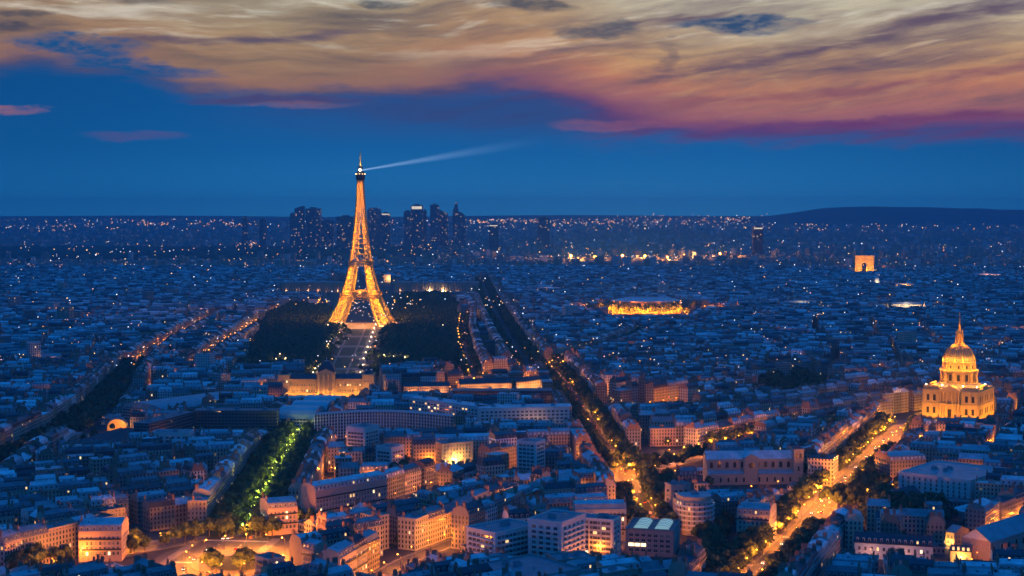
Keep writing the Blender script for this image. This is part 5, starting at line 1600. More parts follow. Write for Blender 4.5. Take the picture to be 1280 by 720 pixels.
CROWN, TRUNK = [], []
for k in range(6):
    tr = random.Random(40 + k); b = MB(); crown_faces(b, tr, 5.2, 12.5, 7, 70, .75); CROWN.append(b.mesh('crown', [M['leaf']]))
    b = MB(); b.bar((0, 0, 0), (0, 0, 5.2), .32, r2=.22, n=6)
    for i in range(4): an = i * 1.57 + k; b.bar((0, 0, 4.4), (2.2 * math.cos(an), 2.2 * math.sin(an), 8), .17, r2=.07, n=5)
    TRUNK.append(b.mesh('trunk', [M['bark']]))
tree_spots = []
TREE_ROADS = {'dome avenue': (12.4, 18.5), 'upper boulevard': (9.2, 15), 'fork boulevard': (9.5, 15.5), 'side boulevard': (11, 15.5), 'green avenue': (9.4, 14.6, 20), 'left boulevard': (7.5, 13), 'far avenue': (11, 16.5, 21), 'tree avenue': (3, 8.5),
              'corner street': (9.5,), 'mall street': (9,), 'park street': (8,), 'long street': ()}
WHERE = {'dome avenue': 'lining the orange dome avenue', 'upper boulevard': 'lining the lit upper boulevard', 'fork boulevard': 'lining the lit fork boulevard', 'side boulevard': 'lining the side boulevard',
         'green avenue': 'along the green lit avenue', 'left boulevard': 'along the left boulevard', 'corner street': 'along the bottom left street', 'park street': 'beside the dark garden'}
for nm, offs in TREE_ROADS.items():
    ln = ROADS[nm][0]
    for s in (-1, 1):
        for of in offs:
            for p, a in resample(offset(ln, s * of), 7.6):
                if rng.random() < .9: tree_spots.append((p.x + rng.uniform(-1.5, 1.5), p.y + rng.uniform(-2, 2), rng.uniform(.8, 1.35), nm))
for nm, poly in PARKS.items():
    xs, ys = [v.x for v in poly], [v.y for v in poly]; step = 8.2 if 'mall' in nm else 7.4
    x = min(xs)
    while x < max(xs):
        y = min(ys)
        while y < max(ys):
            X, Y = x + rng.uniform(-3, 3), y + rng.uniform(-3, 3)
            if inside(poly, X, Y) and rng.random() < (.35 if nm == 'dome lawn left' else .94): tree_spots.append((X, Y, rng.uniform(.8, 1.3), nm))
            y += step
        x += step
for line in (PX((270, 640), (250, 652), (180, 672), (165, 688)), PX((345, 656), (400, 655), (420, 650)), PX((265, 712), (270, 716)), PX((300, 716), (312, 708)), PX((560, 622), (600, 612)), PX((950, 588), (1010, 602), (1030, 606))):
    for p, a in resample(line, 8): tree_spots.append((p.x + rng.uniform(-2, 2), p.y + rng.uniform(-2, 2), rng.uniform(.9, 1.2), 'corner'))
cr = random.Random(3)
for i in range(2600):                                       # garden trees in courts and gaps between houses
    y = 800 + 2800 * cr.random(); x = cr.uniform(-.35, .35) * y; i0, j0 = int((x - OX) / RES), int((y - OY) / RES)
    if occ[max(0, i0 - 1):i0 + 2, j0 - 1:j0 + 2].max() == 0: tree_spots.append((x, y, cr.uniform(.55, 1.0), 'court'))
for p, a in resample(ROADS['green avenue'][0], 19): tree_spots.append((p.x + rng.uniform(-4, 4), p.y + rng.uniform(-6, 6), rng.uniform(.5, .85), 'green avenue'))
for of in (-5.2, 5.2):
    for p, a in resample(offset(ROADS['green avenue'][0], of), 8): tree_spots.append((p.x + rng.uniform(-1, 1), p.y + rng.uniform(-1, 1), rng.uniform(.3, .42), 'green avenue'))
for i in range(900):                                        # loose trees that break the edge of the mall woods
    nm = rng.choice(('mall woods left', 'mall woods right')); pl = PARKS[nm]; q = rng.choice(pl); q2 = pl[(pl.index(q) + 1) % len(pl)]; t = rng.random(); v = q + (q2 - q) * t
    tree_spots.append((v.x + rng.gauss(0, 9), v.y + rng.gauss(0, 22), rng.uniform(.6, 1.2), nm))
n0 = len(SIGHT); keep_rect(757, 792, 580, 598, 592); keep_rect(1004, 1056, 616, 640, 634); keep_rect(1102, 1146, 531, 548, 545); SGJ = np.array(SIGHT[n0:])
tree_spots = [t for t in tree_spots if in_view(t[0], t[1], 10) and not hides(t[0], t[1], 9 * t[2], 9 * t[2], 0, 12 * t[2], SGJ) and (t[3] in ('green avenue', 'upper boulevard', 'dome avenue', 'left boulevard', 'far avenue') or not hides(t[0], t[1], 8 * t[2], 8 * t[2], 0, 11 * t[2], SGT if t[3] in ROADS else SG))]
i_free = lambda t: occ[int((t[0] - OX) / RES), int((t[1] - OY) / RES)] not in (1, 4)
tree_spots = [t for t in tree_spots if i_free(t)]
tree_spots.sort(key=lambda t: math.hypot(t[0], t[1]))
vis = [t for t in tree_spots if -10 < to_px((t[0], t[1], 8))[0] < 1290 and to_px((t[0], t[1], 10))[1] < 728]
NT = vis[:285]; ids = {id(t) for t in NT}
for k, t in enumerate(NT):
    wh = WHERE.get(t[3]) or {'garden': 'in the dark garden below the grey ministry', 'court trees': 'in the dark court beside the skylit studio', 'boulevard grove': 'in the grove right of the lit fork', 'inner trees': 'in the dark clump behind the rose terrace',
                             'court': 'in a courtyard between the near houses', 'corner': 'at the kerb near the orange round place'}.get(t[3], 'among the near houses')
    T = thing('tree', 'dark leafy tree ' + wh, 'tree', (t[0], t[1], 0), rng.uniform(0, 6.28), 'trees ' + wh)
    T.scale = (t[2],) * 3; v = k % 6
    link('crown', CROWN[v], T); link('trunk', TRUNK[v], T)
LOW = []
for k in range(5):
    b = MB(); crown_faces(b, random.Random(90 + k), 5.2, 12.5, 4, 16, 1.1); LOW.append(b)
mb = MB(); print('trees', len(tree_spots))
for t in tree_spots:
    if id(t) in ids or t[1] < 820: continue
    b = LOW[rng.randrange(5)]; a = rng.uniform(0, 6.28); c, s = math.cos(a) * t[2], math.sin(a) * t[2]; n0 = len(mb.v)
    mb.v.extend([(t[0] + x * c - y * s, t[1] + x * s + y * c, z * t[2]) for x, y, z in b.v]); mb.f.extend([tuple(i + n0 for i in f) for f in b.f]); mb.m.extend(b.m); mb.uv.extend(b.uv); mb.c.extend(b.c)
o = mb.build('woods', [M['leaf']]); o['kind'] = 'stuff'; tag(o, 'dark masses of park and avenue trees beyond the near quarters', 'trees')
mb = MB(); fr2 = random.Random(21)
blob = MB(); blob.lathe([(1, 0), (1.02, .35), (.8, .75), (.4, .95), (0, 1)], 7)
for i in range(5200):
    ppx, ppy = fr2.uniform(-30, 590), fr2.uniform(311, 327); p = gp(ppx, ppy); r = fr2.uniform(16, 30); h = fr2.uniform(13, 20); n0 = len(mb.v)
    mb.v.extend([(p.x + x * r, p.y + y * r, z * h) for x, y, z in blob.v]); mb.f.extend([tuple(k + n0 for k in f) for f in blob.f]); mb.m.extend(blob.m); mb.uv.extend(blob.uv); mb.c.extend([(.035, .05, .025, 0)] * len(blob.c))
o = mb.build('far_woods', [M['leaf']]); o['kind'] = 'stuff'; tag(o, 'dark band of far forest crossing the city left of the tower', 'forest')

# ------------------------------------------------------------------ street lamps and cars
b = MB(); b.bar((0, 0, 0), (0, 0, 8.6), .11, r2=.07, n=6); b.bar((0, 0, 8.5), (1.7, 0, 9.1), .06, n=5); b.lathe([(.2, 0), (.2, .5), (.12, .7)], 6); POST = b.mesh('post', [M['iron']])
b = MB(); b.lathe([(0, -.32), (.30, -.2), (.42, 0), (.30, .2), (0, .3)], 8)
HEADS = {'orange': b.mesh('lamp_head', [mat_emit('lamp_orange', (1, .40, .05), 6)]), 'green': b.mesh('lamp_head', [mat_emit('lamp_green', (.75, 1, .16), 6)]), 'white': b.mesh('lamp_head', [mat_emit('lamp_white', (1, .80, .5), 5)])}
LCOL = {'orange': (1, .265, .02), 'green': (.92, 1, .10), 'white': (1, .55, .26)}
# road: (spacing, sides, watts, colour, offset beyond kerb)
LAMPS = {'dome avenue': (25, (-1, 1), 20000, 'orange'), 'church street': (24, (1,), 5500, 'orange'), 'park street': (22, (1, -1), 6500, 'orange'), 'fork boulevard': (24, (-1, 1), 14000, 'orange'), 'upper boulevard': (27, (-1, 1), 13000, 'orange'),
         'side boulevard': (22, (-1, 1), 13000, 'orange'), 'green avenue': (30, (1, -1), 3400, 'green'), 'left boulevard': (60, (-1,), 5000, 'orange'), 'rose street': (64, (1,), 4200, 'orange'), 'pale street': (75, (1,), 2000, 'orange'),
         'corner street': (21, (-1,), 17000, 'orange'), 'long street': (24, (-1,), 7500, 'orange'), 'slope street': (20, (-1,), 14000, 'orange'), 'school street': (24, (1, -1), 9000, 'orange'), 'mall street': (60, (1,), 4500, 'orange'),
         'right lane': (20, (1,), 7000, 'orange'), 'chapel lane': (22, (1,), 8000, 'orange'), 'row street': (22, (-1,), 11000, 'orange')}
lamps = []
for nm, (sp, sides, wt, cl) in LAMPS.items():
    ln, hw, fw = ROADS[nm]
    for s in sides:
        jit = 3.0 if nm == 'green avenue' else .0
        for p, a in resample(offset(ln, s * (2.2 if nm == 'green avenue' else hw + .8)), sp): lamps.append((p.x + rng.uniform(-jit, jit), p.y + rng.uniform(-3, 3), a - s * math.pi / 2, wt * rng.uniform(.6, 1.25), cl, 'the ' + {'dome avenue': 'orange dome avenue', 'green avenue': 'green lit avenue', 'rose street': 'rose lit street left of the mall', 'pale street': 'street left of the mall woods', 'corner street': 'bottom left street', 'long street': 'long rose terrace',
               'slope street': 'orange sloping street', 'mall street': 'street right of the mall woods', 'row street': 'orange lit terrace street', 'right lane': 'lane beside the skylit studio', 'chapel lane': 'lane by the long gabled hall'}.get(nm, nm)))
for i in range(15):
    a = 2 * math.pi * i / 15
    lamps.append((RING.x + 33 * math.cos(a), RING.y + 42 * math.sin(a), a + math.pi, 36000, 'orange', 'the orange round place'))
for px_, py_ in ((765, 588), (780, 583), (790, 590), (772, 578), (783, 594)): q = gp(px_, py_); lamps.append((q.x, q.y, 0, 34000, 'orange', 'the fork junction'))
for px_, py_ in ((1018, 622), (1030, 634), (1048, 618), (1022, 640), (1040, 612)): q = gp(px_, py_); lamps.append((q.x, q.y, 0, 18000, 'orange', 'the crossroads of the dome avenue'))
for i in range(20):
    q = P(-.09, i / 19); lamps.append((q.x, q.y, 0, 11000, 'white', 'the left walk of the long mall'))
    if i % 2 == 0: q = P(1.09, i / 19); lamps.append((q.x, q.y, 0, 14000, 'white', 'the right walk of the long mall'))
for px_, py_, w in ((480, 455, 26000), (492, 457, 26000), (506, 458, 16000), (345, 460, 9000), (357, 459, 9000)): q = gp(px_, py_); lamps.append((q.x, q.y, 0, w, 'white', 'the bright tents beside the mall'))
mr_ = random.Random(8)
for i in range(16):
    nm = mr_.choice(('mall woods left', 'mall woods right')); pl = PARKS[nm]; px_, py_ = mr_.uniform(310, 580), mr_.uniform(385, 465); q = gp(px_, py_)
    if inside(pl, q.x, q.y): lamps.append((q.x, q.y, 0, 1400, 'white', 'the dark mall woods'))
for i in range(26): q = gp(mr_.uniform(340, 540), mr_.uniform(381, 394)); lamps.append((q.x, q.y, 0, 3000, 'orange', 'the river road behind the lattice tower'))
sl = random.Random(14); k = 0
while k < 210:                                              # lamps in the side streets of the farther quarters, in short strings
    y = sl.uniform(980, 3500); x = sl.uniform(-.34, .34) * y; zi = int(np.argmin((ZX[:, 0] - x) ** 2 + (ZX[:, 1] - y) ** 2)); an = zs[zi][1] + sl.choice((0, math.pi / 2)); wt = sl.uniform(4000, 15000)
    for q in range(sl.choice((1, 1, 4, 6, 8))):
        X, Y = x + math.cos(an) * q * 27, y + math.sin(an) * q * 27; i0, j0 = int((X - OX) / RES), int((Y - OY) / RES)
        if Y > 900 and 0 < i0 < NX - 2 and 0 < j0 < NY - 2 and occ[max(0, i0 - 1):i0 + 2, j0 - 1:j0 + 2].max() == 0: lamps.append((X, Y, sl.uniform(0, 6), wt, 'orange', 'the side streets between the roofs')); k += 1
print('lamps', len(lamps))
lamps = [l for l in lamps if in_view(l[0], l[1], 20) and l[1] > 800]
BIG = {}
lamps.sort(key=lambda l: math.hypot(l[0], l[1]) - (600 if 'mall' in l[5] and 'walk' in l[5] else 0))
far_mb = MB(); far_lights = []
for k, (x, y, a, wt, cl, wh) in enumerate(lamps):
    if k >= 295:
        s = math.hypot(x, y) / 1150; m = ('orange', 'green', 'white').index(cl); z0 = 13 if any(q in wh for q in ('woods', 'tents', 'river')) else 9.1
        far_mb.bar((x, y, 0), (x, y, z0), .12, 3); v = [(.42 * s, 0, 0), (-.42 * s, 0, 0), (0, .42 * s, 0), (0, -.42 * s, 0), (0, 0, .42 * s), (0, 0, -.42 * s)]; v = [(x + p, y + q, z0 + r) for p, q, r in v]
        for f in ((0, 2, 4), (2, 1, 4), (1, 3, 4), (3, 0, 4), (2, 0, 5), (1, 2, 5), (3, 1, 5), (0, 3, 5)): far_mb.face([v[i] for i in f], m)
        far_lights.append((x, y, z0 - 1, wt, LCOL[cl])); continue
    high = 'woods' in wh or 'tents' in wh or 'river' in wh; dist = math.hypot(x, y)
    T = thing('street_lamp', '%s street lamp on a dark post along %s' % (cl, wh) if not high else '%s lamp on a dark post in %s' % (cl, wh) if 'woods' in wh else '%s lamp on a dark post by %s' % (cl, wh), 'street lamp', (x, y, 0), a, 'lamps along ' + wh)
    T.scale = (1, 1, 1.7) if high else (1, 1, 1)
    link('post', POST, T); s = max(1.0, dist / 1150)
    hd = link('lamp_head', HEADS[cl], T, (1.8, 0, 9.1)); s *= .7 if cl == 'green' else 1; hd.scale = (s, s, s / T.scale[2])
    glow(T, (1.8, 0, 8.3), wt, LCOL[cl], .35, 'lamp_light')
o = far_mb.build('far_street_lamps', [HEADS['orange'].materials[0], HEADS['green'].materials[0], HEADS['white'].materials[0], M['iron']]); o['kind'] = 'stuff'; tag(o, 'strings of small far street lamps beyond the near boulevards', 'street lamps')
for x, y, z, wt, c in far_lights: glow(o, (x, y, z), wt, c, .4, 'lamp_light')


def car_parts():
    b = MB(); L, W = 4.3, 1.75
    side = [(-L / 2, .35), (L / 2, .35), (L / 2, .75), (L / 2 - .9, .92), (L / 2 - 1.5, 1.42), (-L / 2 + .9, 1.45), (-L / 2 + .1, .95)]
    b.face([(x, -W / 2, z) for x, z in side], 0); b.face([(x, W / 2, z) for x, z in side][::-1], 0)
    for (x0, z0), (x1, z1) in zip(side, side[1:] + side[:1]): b.face([(x0, W / 2, z0), (x1, W / 2, z1), (x1, -W / 2, z1), (x0, -W / 2, z0)][::-1], 0)
    body = b
    g = MB()
    for s in (-1, 1): g.face([(x, s * (W / 2 + .01), z) for x, z in ((-L / 2 + .5, .98), (L / 2 - 1.1, .95), (L / 2 - 1.6, 1.36), (-L / 2 + 1.0, 1.38))][::-s])
    g.face([(L / 2 - .95, -.75, .95), (L / 2 - .95, .75, .95), (L / 2 - 1.46, .7, 1.4), (L / 2 - 1.46, -.7, 1.4)])
    w = MB(); w.bar((0, -.1, 0), (0, .1, 0), .33, n=10)
    h = MB(); h.box(-.05, .06, -.2, .2, -.12, .12, bottom=True)
    return body, g.mesh('window', [M['glass']]), w.mesh('wheel', [M['iron']]), h.mesh('headlight', [mat_emit('headlight', (1, .90, .70), 9)]), h.mesh('tail_light', [mat_emit('tail_light', (1, .05, .02), 4)])


cb, cg, cw, ch, ct = car_parts()
PAINT = [('dark grey', (.06, .06, .065)), ('silver', (.45, .46, .47)), ('white', (.7, .7, .69)), ('black', (.015, .015, .017)), ('dark red', (.22, .03, .03))]
BODY = [(n, cb.mesh('body', [mat_plain('car_paint_' + n.replace(' ', '_'), c, .25, metal=.2, var=.05, spec=.6)])) for n, c in PAINT]
ncar = 0
for nm, off, sp, wh in (('dome avenue', -3.2, 44, 'orange dome avenue'), ('dome avenue', 3.2, 52, 'orange dome avenue'), ('fork boulevard', -3, 42, 'lit fork boulevard'), ('upper boulevard', 3, 64, 'lit upper boulevard'), ('upper boulevard', -3, 75, 'lit upper boulevard'), ('long street', 4.4, 60, 'long rose terrace'), ('round place', 9, 24, 'orange round place'), ('round place', -8, 31, 'orange round place')):
    for p, a in resample(offset(ROADS[nm][0], off), sp):
        if not in_view(p.x, p.y, 0) or p.y < 850: continue
        t = rng.uniform(-6, 6); x, y = p.x + math.cos(a) * t, p.y + math.sin(a) * t; k = rng.randrange(5); n, me = BODY[k]
        away = off < 0
        T = thing('car', '%s car driving %s on the %s' % (n, 'away' if away else 'towards the viewer', wh), 'car', (x, y, .14), a + (0 if away else math.pi), 'cars on the ' + wh)
        link('body', me, T); link('window', cg, T)
        for sx in (-1.35, 1.3):
            for sy in (-.8, .8): link('wheel', cw, T, (sx, sy, .33))
        for sy in (-.62, .62): link('headlight', ch, T, (2.16, sy, .68)); link('tail_light', ct, T, (-2.16, sy, .78))
        ncar += 1
# small tents beside the mall, white lit
for i, (px_, py_, w, d, lb) in enumerate(((496, 459, 40, 18, 'long white tent lit by floodlights beside the mall'), (470, 468, 26, 14, 'short white tent at the foot of the mall'), (350, 460, 34, 14, 'white tent left of the mall woods'))):
    q = gp(px_, py_); T = thing('tent', lb, 'tent', (q.x, q.y, 0), R(6)); b = MB(); b.box(-w / 2, w / 2, -d / 2, d / 2, 0, 4, 0); b.build('wall', M['white'], T)
    b = MB(); b.gable(-w / 2, w / 2, -d / 2, d / 2, 4, 3, .3, 0, 0); b.build('roof', M['white'], T)

# ------------------------------------------------------------------ far landmarks
def far_tower(name, label, x0, x1, ytop, dist, style='box', tint=(.16, .17, .19), lit_top=0, lean=0):
    xc = (x0 + x1) / 2; w = (x1 - x0) * dist / F; h = CAM_H + (HORIZON - ytop) * dist / F; x = (xc - CX) / F * dist
    T = thing(name, label, 'tower', (x, dist, 0)); b = MB(); t = (*tint, (x0 * .37) % 1); d = w * .8
    if style == 'box': b.box(-w / 2, w / 2, -d / 2, d / 2, 0, h, 0, t)
    elif style == 'slant':                                   # roof falls to the right
        L = lean * h
        pts = [(-w / 2, 0), (w / 2, 0), (w / 2, h - L), (-w / 2 + w * .12, h), (-w / 2, h - L * .08)] if lean > 0 else [(-w / 2, 0), (w / 2, 0), (w / 2, h), (w / 2 - w * .2, h), (-w / 2, h + L)]
        b.face([(px_, -d / 2, z) for px_, z in pts], 0, t, [(px_, z) for px_, z in pts]); b.face([(px_, d / 2, z) for px_, z in pts][::-1], 0, t)
        for (a, z0), (c, z1) in zip(pts, pts[1:] + pts[:1]): b.face([(a, d / 2, z0), (c, d / 2, z1), (c, -d / 2, z1), (a, -d / 2, z0)][::-1], 0, t)
    elif style == 'round': b.lathe([(w / 2, 0), (w / 2, h * .93), (w * .42, h * .97), (w * .25, h), (0, h)], 16, 0, t)
    elif style == 'spire':                                   # tall blade on the left, shoulder on the right
        pts = [(-w / 2, 0), (w / 2, 0), (w / 2, h * .70), (w * .28, h * .76), (-w * .05, h * .80), (-w * .16, h), (-w * .28, h * .97), (-w * .34, h * .9), (-w / 2, h * .8)]
        b.face([(px_, -d / 2, z) for px_, z in pts], 0, t, [(px_, z) for px_, z in pts]); b.face([(px_, d / 2, z) for px_, z in pts][::-1], 0, t)
        for (a, z0), (c, z1) in zip(pts, pts[1:] + pts[:1]): b.face([(a, d / 2, z0), (c, d / 2, z1), (c, -d / 2, z1), (a, -d / 2, z0)][::-1], 0, t)
    b.build('shaft', M['tower'], T)
    if style == 'box':
        b = MB(); b.box(-w * .22, w * .22, -d * .2, d * .2, h + .01, h + 7, 0, t); b.build('roof_plant', M['wall'], T)
    if lit_top:
        b = MB(); b.box(-w * .42, w * .42, -d / 2 - 1, -d / 2 - .1, h - lit_top, h - lit_top * .3, 0); b.build('lit_sign_band', M['lit_band'], T)
    return T


M['lit_band'] = mat_emit('lit_band', (1, .82, .55), 1.1)
D = 8300
far_tower('skyscraper', 'far skyscraper with slanted top, tallest of the left cluster beside the lattice tower', 369, 381, 257.5, D, 'slant', lean=-.06)
far_tower('skyscraper', 'far dark skyscraper, leftmost and lowest of the left cluster', 363, 369.2, 267, D)
far_tower('skyscraper', 'far broad slab skyscraper in the left cluster just before the lattice tower', 383, 401.5, 260.5, D + 150, 'box', lit_top=0)
far_tower('skyscraper', 'far low dark skyscraper touching the left edge of the lattice tower', 422, 443, 270.5, D - 200)
far_tower('skyscraper', 'far squat block between the left cluster and the lattice tower', 402, 417, 276, D - 300)
far_tower('skyscraper', 'far skyscraper with curved top just right of the lattice tower', 459, 477, 259.5, D + 100, 'round')
far_tower('skyscraper', 'far square skyscraper, second right of the lattice tower', 477, 488, 266.5, D - 100, lit_top=9)
far_tower('skyscraper', 'far skyscraper with stepped left shoulder in the middle cluster', 505, 514.2, 264, D - 80)
far_tower('skyscraper', 'far tall skyscraper with a bright lit band in the middle cluster', 514, 529, 256.5, D, lit_top=22)
far_tower('skyscraper', 'far skyscraper closing the middle cluster on the right', 529, 533.5, 263, D + 60)
far_tower('skyscraper', 'far skyscraper with a stepped crown left of the spired one', 538, 549, 256, D)
far_tower('skyscraper', 'far skyscraper with a falling roofline left of the spired one', 548.5, 560, 262, D + 120, 'slant', lean=.10)
far_tower('skyscraper', 'far spired skyscraper, tallest on the skyline', 566, 582, 252, D, 'spire')
far_tower('skyscraper', 'far lone block right of the spired skyscraper', 611, 623, 281, D - 900, lit_top=6)
far_tower('skyscraper', 'far wide dark block standing alone at the centre skyline', 671.5, 687, 272, D - 300)
far_tower('skyscraper', 'far thin dark tower at the left end of the skyline', 303, 310, 271.5, D)
far_tower('skyscraper', 'far twin slab at the left end of the skyline', 325, 333, 274, D + 50)
T_ = far_tower('hotel_tower', 'dark lone tower with a lit roof band on the right', 940.5, 953, 284, 6300, tint=(.10, .08, .09), lit_top=7)


# triumphal arch, floodlit
def build_arch():
    P = gp(1080, 341.5); k = P.y / 4040 * .98; T = thing('triumphal_arch', 'golden floodlit triumphal arch far among the roofs on the right', 'arch', P, R(-8))
    st = (.55, .38, .13, .3); W, Dp, H = 25.5 * k, 11 * k, 49.5 * k; a, zs = 7.3 * k, 22 * k; b = MB()
    for s in (-1, 1): b.box(min(s * a, s * W), max(s * a, s * W), -Dp, Dp, 0, zs, 0, st)
    n = 12
    for y in (-Dp, Dp):
        for i in range(n):
            t0, t1 = math.pi * i / n, math.pi * (i + 1) / n
            b.face([(a * math.cos(t0), y, zs + a * math.sin(t0)), (a * math.cos(t1), y, zs + a * math.sin(t1)), (W * math.cos(t1), y, 36 * k), (W * math.cos(t0), y, 36 * k)][::(1 if y > 0 else -1)], 0, st)
            if y < 0: b.face([(a * math.cos(t0), -Dp, zs + a * math.sin(t0)), (a * math.cos(t0), Dp, zs + a * math.sin(t0)), (a * math.cos(t1), Dp, zs + a * math.sin(t1)), (a * math.cos(t1), -Dp, zs + a * math.sin(t1))], 0, st)
        for s in (-1, 1): b.face([(s * a, y, zs), (s * W, y, zs), (s * W, y, 36 * k)], 0, st)
    for s in (-1, 1): b.face([(s * W, -Dp, zs), (s * W, Dp, zs), (s * W, Dp, 36 * k), (s * W, -Dp, 36 * k)], 0, st)
    b.build('pier', M['wall'], T)
    b = MB(); b.box(-W - 1.5, W + 1.5, -Dp - 1.5, Dp + 1.5, 36 * k, 38 * k, 0, st); b.box(-W, W, -Dp, Dp, 38 * k, 46 * k, 0, st); b.box(-W - 1.2, W + 1.2, -Dp - 1.2, Dp + 1.2, 46 * k, H, 0, st); b.build('attic', M['wall'], T)
    for s in (-1, 1):
        b = MB(); b.box(s * 15 * k - 4 * k, s * 15 * k + 4 * k, -Dp - 2.5, -Dp - .05, 6 * k, 18 * k, 0, st); b.build('relief', M['wall'], T)
    for x in (-26, -9, 9, 26): glow(T, (x * k, -Dp - 26, 14), 52000, (1, .38, .03), .8, 'floodlight')
    for x in (-14, 14): glow(T, (x * k, -Dp - 22, 50), 26000, (1, .38, .03), .8, 'floodlight')
    for x in (-6, 6): glow(T, (x * k, 0, 12), 20000, (1, .36, .03), .8, 'floodlight')


build_arch()
# oval floodlit pavilion behind uplit trees
P_ = gp(812, 394); T_ = thing('oval_arena', 'orange floodlit oval hall with pale flat roof ringed by trees', 'arena', (P_.x, P_.y + 70, 0))
b = MB(); rx, ry = 70, 50; n = 40
E_ = lambda i, k, z: (rx * k * math.cos(2 * math.pi * i / n), ry * k * math.sin(2 * math.pi * i / n), z)
for i in range(n): b.face([E_(i, 1, 0), E_(i + 1, 1, 0), E_(i + 1, 1, 27), E_(i, 1, 27)], 0, (.55, .42, .24, .5))
b.build('wall', M['wall'], T_); b = MB()
for i in range(n):
    b.face([E_(i, 1.04, 27), E_(i + 1, 1.04, 27), E_(i + 1, .6, 33), E_(i, .6, 33)], 0, ZINC['pale zinc']); b.face([E_(i, 1.04, 26), E_(i + 1, 1.04, 26), E_(i + 1, 1.04, 27), E_(i, 1.04, 27)], 0, ZINC['pale zinc'])
b.face([E_(i, .6, 33) for i in range(n)], 0, ZINC['zinc']); b.build('roof', M['roof'], T_)
for i in range(20):
    b = MB() if i == 0 else b
    if i == 0: b.bar((0, 0, 0), (0, 0, 26), 1.3, n=6); pm = b.mesh('pier', [M['stone']])
    a = math.pi + math.pi * i / 19; link('pier', pm, T_, (rx * 1.02 * math.cos(a), ry * 1.02 * math.sin(a), 0))
for i in range(13):
    a = math.pi + math.pi * (i + .5) / 13; glow(T_, (rx * 1.4 * math.cos(a), ry * 1.9 * math.sin(a), 6), 300000, (1, .23, .012), .8, 'floodlight')
for i in range(26):
    a = math.pi + math.pi * (i + .5) / 26 + rng.uniform(-.1, .1); k = rng.uniform(1.12, 1.6)
    T = thing('tree', 'orange uplit tree ringing the oval hall', 'tree', (P_.x + rx * k * math.cos(a), P_.y + 70 + ry * k * math.sin(a), 0), rng.uniform(0, 6), 'uplit trees round the oval hall')
    s = rng.uniform(1.1, 2.3); T.scale = (s, s, s); link('crown', CROWN[i % 6], T); link('trunk', TRUNK[i % 6], T)
# the colonnaded palace beyond the lattice tower: two curving wings
for s, (xa, xb), lb in ((-1, (352, 428), 'left curving colonnaded wing of the palace behind the lattice tower'), (1, (492, 598), 'right curving colonnaded wing of the palace behind the lattice tower')):
    pa, pb = gp(xa, 366), gp(xb, 366); L = (pb - pa).length; c = (pa + pb) / 2; T = thing('palace_wing', lb, 'palace', (c.x, c.y, 0)); b = MB(); n = 14; arc = []
    for i in range(n + 1): arc.append((-L / 2 + L * i / n, 34 * math.sin(math.pi * i / n) * .7))
    b.prism(arc + [(x, y + 22) for x, y in arc[::-1]], 0, 26, 0, (.40, .36, .30, .2)); b.build('wall', M['wall'], T)
    b = MB(); b.prism([(x * 1.01, y - 1.5) for x, y in arc] + [(x * 1.01, y + 23.5) for x, y in arc[::-1]], 26, 28.5, 0, ZINC['zinc']); b.build('roof', M['roof'], T)
    b = MB(); b.bar((0, 0, 0), (0, 0, 26), 1.5, n=6); pm = b.mesh('column', [M['stone']])
    for i in range(26):
        t = (i + .5) / 26; link('column', pm, T, (-L / 2 + L * t, 24 * math.sin(math.pi * t) - 3.2, 0))
    for i in range(6):
        t = (i + .5) / 6; lit = s > 0 and .4 < t < .75
        glow(T, (-L / 2 + L * t, 24 * math.sin(math.pi * t) - 1.6, 5), 26000 if lit else 1600, (1, .62, .25) if lit else (1, .45, .22), .6, 'floodlight')
# gilded bridge columns, lit domes and facades among the far roofs
for i, (px_, lb) in enumerate(((1203.5, 'left one of two lit gilded bridge columns above the golden dome'), (1211, 'right one of two lit gilded bridge columns above the golden dome'))):
    q = gp(px_, 393); T = thing('bridge_column', lb, 'column', q); b = MB(); b.box(-2, 2, -2, 2, 0, 2); b.lathe([(1.2, 2), (1.1, 16.5), (1.7, 17.5)], 8); b.build('shaft', M['stone'], T)
    b = MB(); b.lathe([(1.2, 17.5), (1.4, 19), (.7, 21), (0, 22.5)], 8); b.build('gilded_group', M['gold'], T); glow(T, (0, -4, 3), 7000, (1, .62, .2), .4, 'floodlight'); glow(T, (0, -4, 14), 5000, (1, .62, .2), .4, 'floodlight')
FARLIT = [(1096, 362, 20, 'domed_church', 'small white lit domed church below the triumphal arch', (1, .75, .4)), (1130, 366, 46, 'lit_facade', 'amber lit facade below and right of the triumphal arch', (1, .45, .1)), (1128, 381, 30, 'lit_facade', 'small orange lit facade above the colonnaded white one', (1, .42, .12)),
          (1132, 393, 62, 'lit_facade', 'white lit colonnaded facade under the orange one, left of the bridge columns', (1, .78, .5)), (1232, 352, 90, 'lit_facade', 'long rose lit facade right of the triumphal arch', (1, .42, .3)), (1000, 391, 70, 'lit_facade', 'yellow lit low front left of the colonnaded white facade', (1, .66, .2)),
          (894, 383, 26, 'lit_facade', 'bright lit pavilion right of the oval hall', (1, .7, .35)), (945, 385, 60, 'lit_facade', 'dim rose front right of the oval hall', (1, .4, .35)), (686, 372, 56, 'lit_facade', 'pale rose lit apartment front left of the oval hall', (1, .55, .4)), (896, 320, 90, 'lit_facade', 'amber glowing front at the end of the orange lamp row', (1, .45, .12)),
          (487, 352, 34, 'lit_facade', 'amber lit carousel hall right of the lattice tower', (1, .5, .16)), (62, 466, 30, 'lit_facade', 'orange lit corner front at the far left', (1, .38, .1)), (40, 462, 34, 'lit_facade', 'dim orange front at the left margin', (1, .38, .14))]
